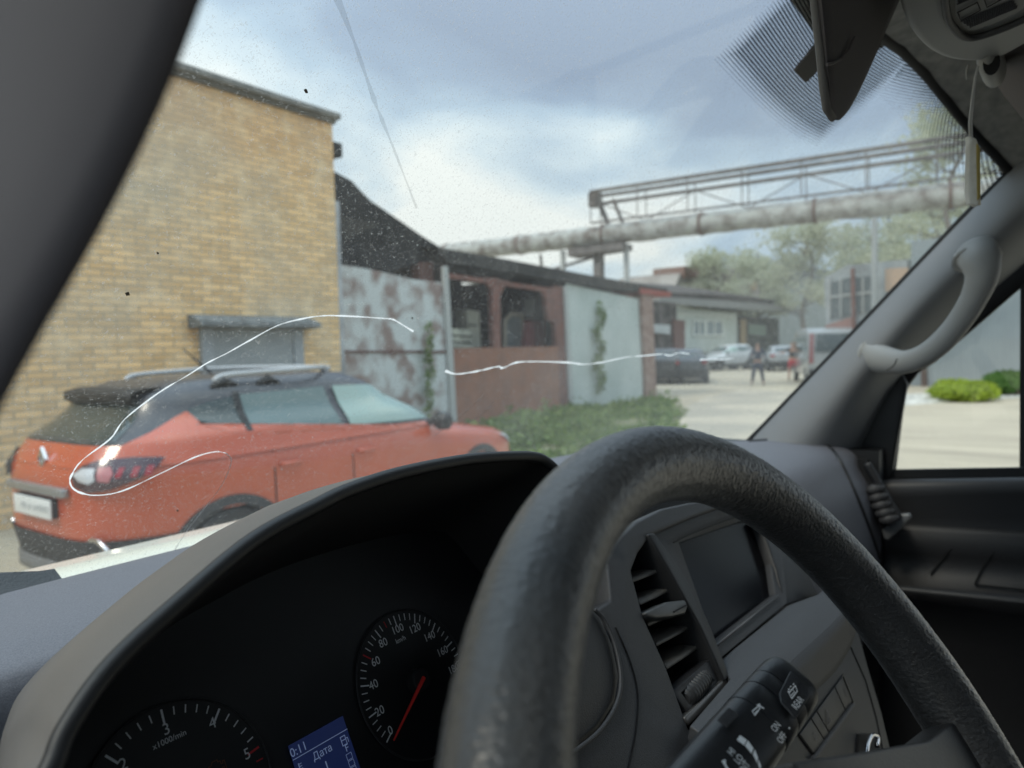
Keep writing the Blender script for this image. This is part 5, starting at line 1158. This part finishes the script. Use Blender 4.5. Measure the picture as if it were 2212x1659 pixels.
def make_car(name, label, paint, roofpaint, loc, rot, L=4.33, W=1.81, H=1.58, wb=2.67, detail=False, k=1, group=None, cat='car', glass=None, rr=.34, ride=0):
    f = carshape(L, W, H, k); hb = f.hb
    o = root(name, label, cat, loc, rot, group)
    xw = [-L/2+.80, -L/2+.80+wb]
    zs = list(np.linspace(.28, 1.0, 13))+[hb]
    zs = sorted(set([round(float(z), 4) for z in zs]))
    P = []; F = []; n = len(TS)
    for z in zs: P += [f(t, z) for t in TS]
    for i in range(len(zs)-1):
        for j in range(n):
            q = [i*n+j, i*n+(j+1)%n, (i+1)*n+(j+1)%n, (i+1)*n+j]; c = sum((P[a] for a in q), V())/4
            if any((c.x-x)**2+(c.z-rr)**2 < (rr+.045)**2 and abs(c.y) > W*.3 for x in xw): continue
            F.append(q)
    F.append([(len(zs)-1)*n+j for j in range(n)])
    MB().add(P, F).obj('body', paint, o, autos=40)
    P = []; F = []; zs = [hb, hb+.12, H*.76, H*.84, H*.89, H*.93, H*.96, H*.985, H]
    for z in zs: P += [f(t, z) for t in TS]
    for i in range(len(zs)-1): F += [[i*n+j, i*n+(j+1)%n, (i+1)*n+(j+1)%n, (i+1)*n+j] for j in range(n)]
    F.append([(len(zs)-1)*n+j for j in range(n)])
    MB().add(P, F).obj('roof', roofpaint, o, autos=40)
    MB().box(-L/2+.25, L/2-.25, -W*.38, W*.38, .22, .55).obj('underbody', P_void, o)
    G = glass or CARG; G3 = mat('car_glass_pale', (.26,.36,.33), .1, spec=.8)  # paler panes carry see-through brightness in their colour; shell behind is opaque
    x0 = -L/2
    for sd in (1, -1):
        for nm, q in (('side_window', [(x0+.60,hb+.25),(x0+.90,hb+.13),(x0+.97,hb+.12),(x0+.97,H*.91),(x0+.80,H*.895),(x0+.66,H*.87)]), ('side_window', [(x0+1.02,hb+.115),(x0+1.80,hb+.07),(x0+1.76,H*.925),(x0+1.02,H*.915)]), ('side_window', [(x0+1.88,hb+.065),(x0+2.90,hb+.03),(x0+2.80,hb+.10),(x0+2.50,H*.87),(x0+2.34,H*.915),(x0+1.85,H*.925)])):
            if L < 4.2 or k != 1: q = [(x0+(a-x0)*(L/4.33), b) for a, b in q]
            panel(f, q, .014, 6, side=sd).obj(nm, G if q[0][0] < x0+1.0 else (G3 if q[0][0] > x0+1.84 else mat('car_glass_mid', (.10,.15,.15), .1, spec=.8)), o, smooth=True)  # mid pane colour also includes brightness seen through the car
        if detail:
            for q in ([(x0+.97,hb+.12),(x0+1.02,hb+.12),(x0+1.02,H*.93),(x0+.97,H*.93)],): panel(f, q, .020, 3, side=sd).obj('window_pillar', P_blk, o)
        for x in xw:
            s = -sd
            mb = MB(); outer = [(x+(rr+.10)*cos(a), rr+(rr+.10)*sin(a)) for a in np.linspace(-.25, pi+.25, 26)]; inn = [(x+(rr+.035)*cos(a), rr+(rr+.035)*sin(a)) for a in np.linspace(-.25, pi+.25, 26)]
            rows = [[], [], [], []]
            for (a, b), (c_, d) in zip(outer, inn):
                for rw, (u, v_, of) in zip(rows, ((a, b, -.01), (a, b, .014), (c_, d, .016), (c_, d, -.10))):
                    zz_ = max(.28, v_); p = f(t_at_x(f, u, zz_, sd), zz_, of); rw.append(V((u, p.y, v_)))
            mb.grid(rows); mb.obj('arch_trim', M_clad, o, autos=40)
            mb = MB(); mb.tube([V((x, s*(W/2-.42), rr)), V((x, s*(W/2-.415), rr))], rr+.06, 24); mb.obj('arch_liner', P_void, o)
            yc = s*(W/2-.03)
            mb = MB(); mb.tube([V((x, yc-s*.20, rr)), V((x, yc-s*.19, rr)), V((x, yc-s*.02, rr)), V((x, yc, rr)), V((x, yc, rr))], [rr-.03, rr, rr, rr-.02, rr*.62], 32); wh = mb.obj('wheel', M_tyre, o, autos=40)
            mb = MB(); mb.tube([V((x, yc-s*.05, rr)), V((x, yc-s*.015, rr))], [rr*.64, rr*.64], 28)
            for kk in range(5):
                a = kk*2*pi/5; mb.box(-.01, .01, -.01, .01, -.01, .01)
                d1 = V((cos(a),0,sin(a))); pe_ = V((-sin(a),0,cos(a))); c = V((x, yc+s*.004, rr))
                mb.prism([c+pe_*.035, c+d1*rr*.6+pe_*.02, c+d1*rr*.6-pe_*.02, c-pe_*.035], V((0,-s*.02,0)))
            mb.v = [v if v.length > .05 else V((x, yc-s*.03, rr)) for v in mb.v]
            mb.obj('rim', M_rim, wh, autos=30)
    # rear glass, windscreen
    panel(f, [(-.50,hb+.11),(.50,hb+.11),(.48,H*.83),(.40,H*.91),(-.40,H*.91),(-.48,H*.83)], .006, 6, 'tz').obj('rear_window', G, o, smooth=True)
    panel(f, [(pi-.50,hb+.05),(pi+.50,hb+.05),(pi+.40,H*.90),(pi-.40,H*.90)], .006, 6, 'tz').obj('front_window', G, o, smooth=True)
    # black lower band
    P = []; F = []; zs = [.24,.28,.42,.52,.60]
    for z in zs: P += [f(t, max(.28, z), .010) if z >= .28 else f(t, .28, -.03)-V((0,0,.04)) for t in TS]
    for i in range(len(zs)-1):
        for j in range(n):
            q = [i*n+j, i*n+(j+1)%n, (i+1)*n+(j+1)%n, (i+1)*n+j]; c = sum((P[a] for a in q), V())/4
            if any((c.x-x)**2+(c.z-rr)**2 < (rr+.06)**2 for x in xw): continue
            if zs[i] >= .42 and not (c.x < x0+.5 or c.x > L/2-.5): continue
            F.append(q)
    MB().add(P, F).obj('lower_trim', M_clad, o, autos=40)
    for sd in (1, -1):
        sg = lambda t: t if sd > 0 else -t
        if detail:
            lp_ = panel(f, [(sg(a), b) for a, b in ((.20,1.0),(.28,1.06),(.45,1.095),(.75,1.10),(.98,1.085),(.92,1.03),(.78,.97),(.55,.915),(.36,.90),(.24,.93))], .028, 7, 'tz').obj('tail_light', M_smoke, o, smooth=True)
            panel(f, [(sg(a), b) for a, b in ((.23,1.01),(.30,1.045),(.42,1.045),(.44,.975),(.38,.955),(.29,.97))], .034, 4, 'tz').obj('reversing_lens', M_clear, lp_, smooth=True)
            panel(f, [(sg(a), b) for a, b in ((.45,1.05),(.56,1.055),(.60,1.01),(.55,.96),(.46,.97))], .033, 4, 'tz').obj('red_lens', mat('lamp_pink', (.42,.16,.17), .2), lp_, smooth=True)
            for a in (.64,.76,.86): panel(f, [(sg(a-.035), .985),(sg(a+.015), .985),(sg(a+.05), 1.045),(sg(a), 1.045)], .033, 3, 'tz').obj('red_lens', M_tail, lp_, smooth=True)
        else: panel(f, [(sg(.36),.85),(sg(.78),.85),(sg(.80),1.0),(sg(.36),1.0)], .012, 4, 'tz').obj('tail_light', M_tail, o, smooth=True)
        panel(f, [(pi-sg(.30),.70),(pi-sg(.75),.72),(pi-sg(.85),.83),(pi-sg(.35),.78)], .012, 4, 'tz').obj('headlight', M_clear, o, smooth=True)
        # door mirror
        p = f(t_at_x(f, x0+2.78, hb, sd), hb-.02); s = -sd
        mb = MB(); mb.tube([p+V((0,-s*.03,.0)), p+V((0,s*.05,.02)), p+V((0,s*.12,.03)), p+V((0,s*.23,.03)), p+V((0,s*.26,.03))], [.02,.03,.085,.075,.04], 14, ry=[.02,.03,.06,.06,.03], up=(0,0,1)); mb.obj('door_mirror', P_blk, o, smooth=True)
        for xx in (x0+1.26, x0+1.98):
            p = f(t_at_x(f, xx, .93, sd), .93, .012); mb = MB(); mb.tube([p+V((-.09,-s*.01,0)), p+V((-.07,s*.02,0)), p+V((.07,s*.02,0)), p+V((.09,-s*.01,0))], .014, 8); mb.obj('door_handle', paint, o, smooth=True)
        if detail:
            rl = [f(t_at_x(f, x0+xx, H*.955, sd), H*.955)+V((0,s*-.01,dz)) for xx, dz in ((.88,.035),(.95,.07),(1.2,.085),(1.8,.10),(2.4,.085),(2.72,.045),(2.8,.0))]
            MB().tube(spline(rl, 4), .019, 8).obj('roof_rail', mat('rail_silver', (.42,.43,.44), .5, .3), o, smooth=True)
            for xx in (.95, 1.30, 2.72):
                p = f(t_at_x(f, x0+xx, H*.955, sd), H*.955); MB().tube([p+V((-.10,0,.0)), p+V((0,0,.035)), p+V((.10,0,.0))], [.015,.032,.015], 8).obj('rail_foot', P_blk, o, smooth=True)
            # door gaps
            for xx in (1.12, 1.84):
                panel(f, [(x0+xx,.50),(x0+xx+.012,.50),(x0+xx+.012,hb-.03),(x0+xx,hb-.03)], .003, 3, side=sd).obj('door_gap', P_void, o)
            # coloured wedge rising into the roof pillar
            panel(f, [(x0+.60,hb-.03),(x0+2.80,hb-.02),(x0+2.78,hb+.01),(x0+1.8,hb+.045),(x0+1.02,hb+.09),(x0+.86,hb+.12),(x0+.66,hb+.20),(x0+.60,hb+.23)], .0195, 8, side=sd).obj('belt_panel', paint, o, smooth=True)
            panel(f, [(sg(a), b) for a, b in ((.58,hb-.03),(1.22,hb-.03),(1.22,hb+.17),(1.13,hb+.225),(1.03,hb+.28),(.93,hb+.25),(.78,hb+.17),(.58,hb+.10))], .018, 8, 'tz').obj('rear_quarter', paint, o, smooth=True)
    if detail:
        panel(f, [(-.66,hb-.03),(.66,hb-.03),(.62,hb+.10),(-.62,hb+.10)], .010, 6, 'tz').obj('tailgate_top', paint, o, smooth=True)
        sp = [f(t, H*.915, .02) for t in np.linspace(-.42, .42, 16)]
        rows = [[p+V((.30,0,.075)) for p in sp], [p+V((.05,0,.070)) for p in sp], [p+V((-.05,0,.045)) for p in sp], [p+V((-.05,0,-.01)) for p in sp], [p+V((.02,0,-.05)) for p in sp]]
        MB().grid(rows).obj('spoiler', P_blk, o, smooth=True)
        c = f(0, .87, .012); MB().box(c.x-.02, c.x+.01, -.26, .26, .72, .84).obj('plate_recess', P_dark, o)
        pl_ = MB().box(c.x-.034, c.x-.022, -.26, .26, .715, .835).obj('number_plate', M_plate, o, bevel=.004)
        MB().box(c.x-.036, c.x-.0345, -.24, .15, .755, .795).obj('worn_characters', mat('plate_grey', (.40,.42,.43), .7, noise=(30,2,.5,.52), col2=(.62,.64,.64)), pl_)
        c = f(0, .95, .012); MB().box(c.x-.03, c.x+.02, -.40, .40, .86, .915).obj('tailgate_bar', mat('brushed_bar', (.33,.34,.35), .3, .6), o, bevel=.01)
        c = f(0, 1.07, .022); dm_ = [V((c.x-.02, y, z)) for y, z in ((0,1.145),(.055,1.07),(0,.995),(-.055,1.07))]; di = [V((c.x-.02, y, z)) for y, z in ((0,1.095),(.022,1.07),(0,1.045),(-.022,1.07))]
        MB().ring([p+V((.012,0,0)) for p in dm_], [p+V((.006,0,0)) for p in di], V((.02,0,0))).obj('diamond_badge', P_chrome, o)
        mb = MB(); q = [f(t, .38, .03) for t in np.linspace(-.34,.34,16)]; mb.grid([[p+V((.05,0,.04)) for p in q], [p+V((-.02,0,.03)) for p in q], [p+V((-.02,0,-.06)) for p in q], [p+V((.05,0,-.10)) for p in q]]); mb.obj('skid_plate', mat('skid_grey', (.14,.145,.15), .5), o, smooth=True)
        for sd in (-1, 1):
            p = f(.40*sd, .56, .03); MB().tube(spline([p+V((.02,.12*sd,-.02)), p+V((-.01,.07*sd,.045)), p+V((-.01,-.04*sd,.05)), p+V((.0,-.12*sd,.0))], 5), .016, 8).obj('fog_lamp_trim', P_chrome, o, smooth=True)
        MB().tube([V((x0+1.25, 0, H)), V((x0+1.02, 0, H+.20))], [.012,.004], 6).obj('antenna', P_blk, o)
    return o
paint = lambda n, c, c2=None: mat(n, c, .32, coat=.8, noise=(1.5,3,.4,.6), col2=c2 or [x*.93 for x in c])
h = radians(88.5)
ctr = V((2.11,5.41,0))*.945+V((sin(h),cos(h),0))*(4.33/2-.07)
make_car('orange_crossover', 'orange red crossover with black roof and silver rails parked along the brick building', paint('orange_red_paint', (.46,.078,.028)), mat('black_roof_paint', (.035,.037,.045), .38, coat=.3), (ctr.x, ctr.y, 0), pi/2-h, detail=True, H=1.56, L=4.47, wb=2.72)
W_ = paint('white_car_paint', (.55,.57,.58)); W2_ = paint('dull_van_white', (.36,.37,.37)); D_ = paint('dark_blue_grey_paint', (.045,.055,.07)); S_ = paint('silver_paint', (.32,.34,.36)); K_ = paint('black_car_paint', (.02,.021,.024))
def parked(label, x, y, p, az, **k):
    c = Gp(x, y); return make_car('parked_car', label, p, p, (c.x, c.y, 0), pi/2-az, group='cars parked at the far end of the yard', **k)
parked('white estate car parked side on in front of the white workshop', 1566, 799, W_, AZ-radians(118), H=1.62)
parked('dark blue grey car with its rear to the camera left of the white estate car', 1484, 825, D_, AZ+radians(12), H=1.5, L=4.1)
parked('black car half hidden behind the rusty pillar', 1434, 826, K_, AZ+radians(14), H=1.55, L=4.1)
parked('silver hatchback behind the standing person in dark clothes', 1680, 800, S_, AZ+radians(8), H=1.5, L=3.9)
# van with red rear corners by the fence
c = Gp(1803,832); fw = V((sin(AZ+.25), cos(AZ+.25), 0)); pv_ = c+fw*2.2
vn = root('parked_van', 'white van with red rear corners parked tail first by the red brown fence', 'van', (pv_.x, pv_.y, 0), pi/2-(AZ+.25))
mb = MB(); prof = [(-2.2,.35),(-2.25,.8),(-2.2,1.3),(-2.05,2.05),(-1.8,2.2),(1.2,2.2),(1.7,1.95),(2.1,1.25),(2.5,1.05),(2.6,.6),(2.5,.35)]
mb.prism([V((x,-.95,z)) for x, z in prof], V((0,1.9,0))); mb.obj('body', W2_, vn, bevel=.09)
mb = MB(); mb.prism([V((-2.262,-.70,1.28)),V((-2.262,.70,1.28)),V((-2.13,.62,1.98)),V((-2.13,-.62,1.98))], V((-.02,0,0))); mb.obj('rear_window', CARG, vn, bevel=.01)
for s in (-1, 1):
    mb = MB(); mb.prism([V((-2.28,s*.93,.85)),V((-2.28,s*.76,.85)),V((-2.14,s*.72,2.0)),V((-2.12,s*.86,2.0))], V((.1,0,0))); mb.obj('tail_light', mat('faded_tail', (.30,.11,.11), .25), vn, bevel=.01)
    for x in (-1.4,1.6):
        mb = MB(); mb.tube([V((x,s*.80,.34)),V((x,s*.955,.34)),V((x,s*.97,.34))], [.34,.34,.2], 20); wv = mb.obj('wheel', M_tyre, vn, autos=40)
        mb = MB(); mb.tube([V((x,s*.95,.34)),V((x,s*.975,.34))], [.2,.19], 16); mb.obj('rim', M_rim, wv, autos=40)
    mb = MB(); mb.prism([V((-1.9,s*.953,1.3)),V((1.5,s*.953,1.3)),V((1.2,s*.953,1.9)),V((-1.8,s*.953,1.9))], V((0,s*.01,0))); mb.obj('side_window', CARG, vn)
MB().box(-2.36,-2.22,-.93,.93,.36,.62).obj('bumper', M_clad, vn, bevel=.03)
MB().box(-2.29,-2.26,-.26,.26,.80,.91).obj('number_plate', M_plate, vn)

# ================================================================== PEOPLE (blurred, 25-30 m away)
def skin_mesh(name, nodes, edges, m, parent):
    me = bpy.data.meshes.new(name); me.from_pydata([n[0] for n in nodes], edges, []); o = bpy.data.objects.new(name, me); COL.objects.link(o); o.parent = parent
    me.materials.append(m); md = o.modifiers.new('skin', 'SKIN'); md.use_smooth_shade = True; ss = o.modifiers.new('ss', 'SUBSURF'); ss.levels = ss.render_levels = 1
    if not me.skin_vertices: me.skin_vertices.new()
    sv = me.skin_vertices[0].data
    for i, n in enumerate(nodes): sv[i].radius = (n[1], n[2] if len(n) > 2 else n[1]); 
    sv[0].use_root = True
    return o
def person(label, x, y, rot, top, bottom, armL, armR, stance=.16, shorts=False, skin=(.42,.25,.18), hair=(.03,.02,.015)):
    c = Gp(x, y); o = root('person', label, 'person', (c.x, c.y, 0), rot)
    SK = mat('skin_tone', skin, .55)
    Nn = [((0,0,.93),.13,.10)]; E_ = []
    def ad(p, r, par, r2=None): Nn.append((p, r, r2 or r)); E_.append((par, len(Nn)-1)); return len(Nn)-1
    a = ad((0,0,1.12),.125,0,.095); b = ad((0,0,1.33),.15,a,.10); nk = ad((0,0,1.47),.055,b); hd = ad((0,.015,1.56),.078,nk,.085); ad((0,.01,1.68),.070,hd,.08)
    for s, el_, ha in ((-1, *armL), (1, *armR)):
        sh_ = ad((s*.17,0,1.40),.055,b); e_ = ad(tuple(el_),.040,sh_); h_ = ad(tuple(ha),.028,e_); d = (V(ha)-V(el_)).normalized()
        pm = ad(tuple(V(ha)+d*.06),.034,h_,.018)
        for q in (-.03,-.01,.01,.03): ad(tuple(V(ha)+d*(.15-abs(q)*.8)+V((0,q,0))),.009,pm)
        ad(tuple(V(ha)+d*.09+V((0,.055,.01))),.010,pm)
    for s in (-1, 1):
        h_ = ad((s*.09,0,.86),.092,0); k_ = ad((s*(.09+stance*.5),.02,.48),.058,h_); an = ad((s*(.09+stance),-.01,.09),.038,k_); ad((s*(.10+stance),.14,.035),.036,an,.028)
    skin_mesh('body', Nn, E_, SK, o)
    T = [((0,0,.92),.150,.120),((0,0,1.12),.148,.115),((0,0,1.34),.175,.12),((0,0,1.44),.07,.07)]; TE = [(0,1),(1,2),(2,3)]
    for s, el_, ha in ((-1, *armL), (1, *armR)):
        T += [((s*.18,0,1.40),.072),(tuple(V((s*.18,0,1.40)).lerp(V(el_), .6 if shorts else 1)),.058)]; k = len(T); TE += [(2,k-2),(k-2,k-1)]
        if not shorts: T.append((tuple(V(el_).lerp(V(ha), .92)),.045)); TE.append((k-1,k))
    T = [t if len(t) == 3 else (t[0], t[1], t[1]) for t in T]
    skin_mesh('top', T, TE, top, o)
    B = [((0,0,.97),.148,.12),((0,0,.88),.15,.12)]; BE = [(0,1)]
    for s in (-1, 1):
        B += [((s*.09,0,.80),.105,.105),((s*(.09+stance*.5),.02,.50),.078,.078)]; k = len(B); BE += [(1,k-2),(k-2,k-1)]
        if not shorts: B.append(((s*(.09+stance*.97),-.01,.12),.06,.06)); BE.append((k-1,k))
    skin_mesh('trousers' if not shorts else 'shorts', B, BE, bottom, o)
    for s in (-1, 1): skin_mesh('shoe', [((s*(.09+stance),-.03,.05),.05,.045),((s*(.10+stance),.15,.04),.045,.035)], [(0,1)], mat('shoe_dark', (.04,.04,.045), .6), o)
    skin_mesh('hair', [((0,-.015,1.66),.080,.085),((0,0,1.70),.074,.08)], [(0,1)], mat('hair_dark', hair, .8), o)
    for s in (-1, 1): MB().tube([V((s*.03,.092,1.605)), V((s*.03,.098,1.605))], .011, 8).obj('eye', P_void, o)
    return o
NV = mat('navy_cloth', (.035,.045,.075), .9); BK = mat('black_cloth', (.03,.03,.034), .9); RD = mat('red_cloth', (.42,.03,.045), .85)
person('person in dark jacket and dark trousers standing legs apart in the yard', 1637, 832, -(AZ)+pi/2+1.2, NV, NV, ((-.30,.05,1.15),(-.22,.28,1.12)), ((.28,.02,1.14),(.20,.25,1.20)), .13)
person('person in black top and red shorts reaching towards the parked van', 1712, 822, -AZ-.3, BK, RD, ((-.36,.15,1.22),(-.52,.36,1.22)), ((.30,.12,1.18),(.22,.36,1.20)), .06, shorts=True)
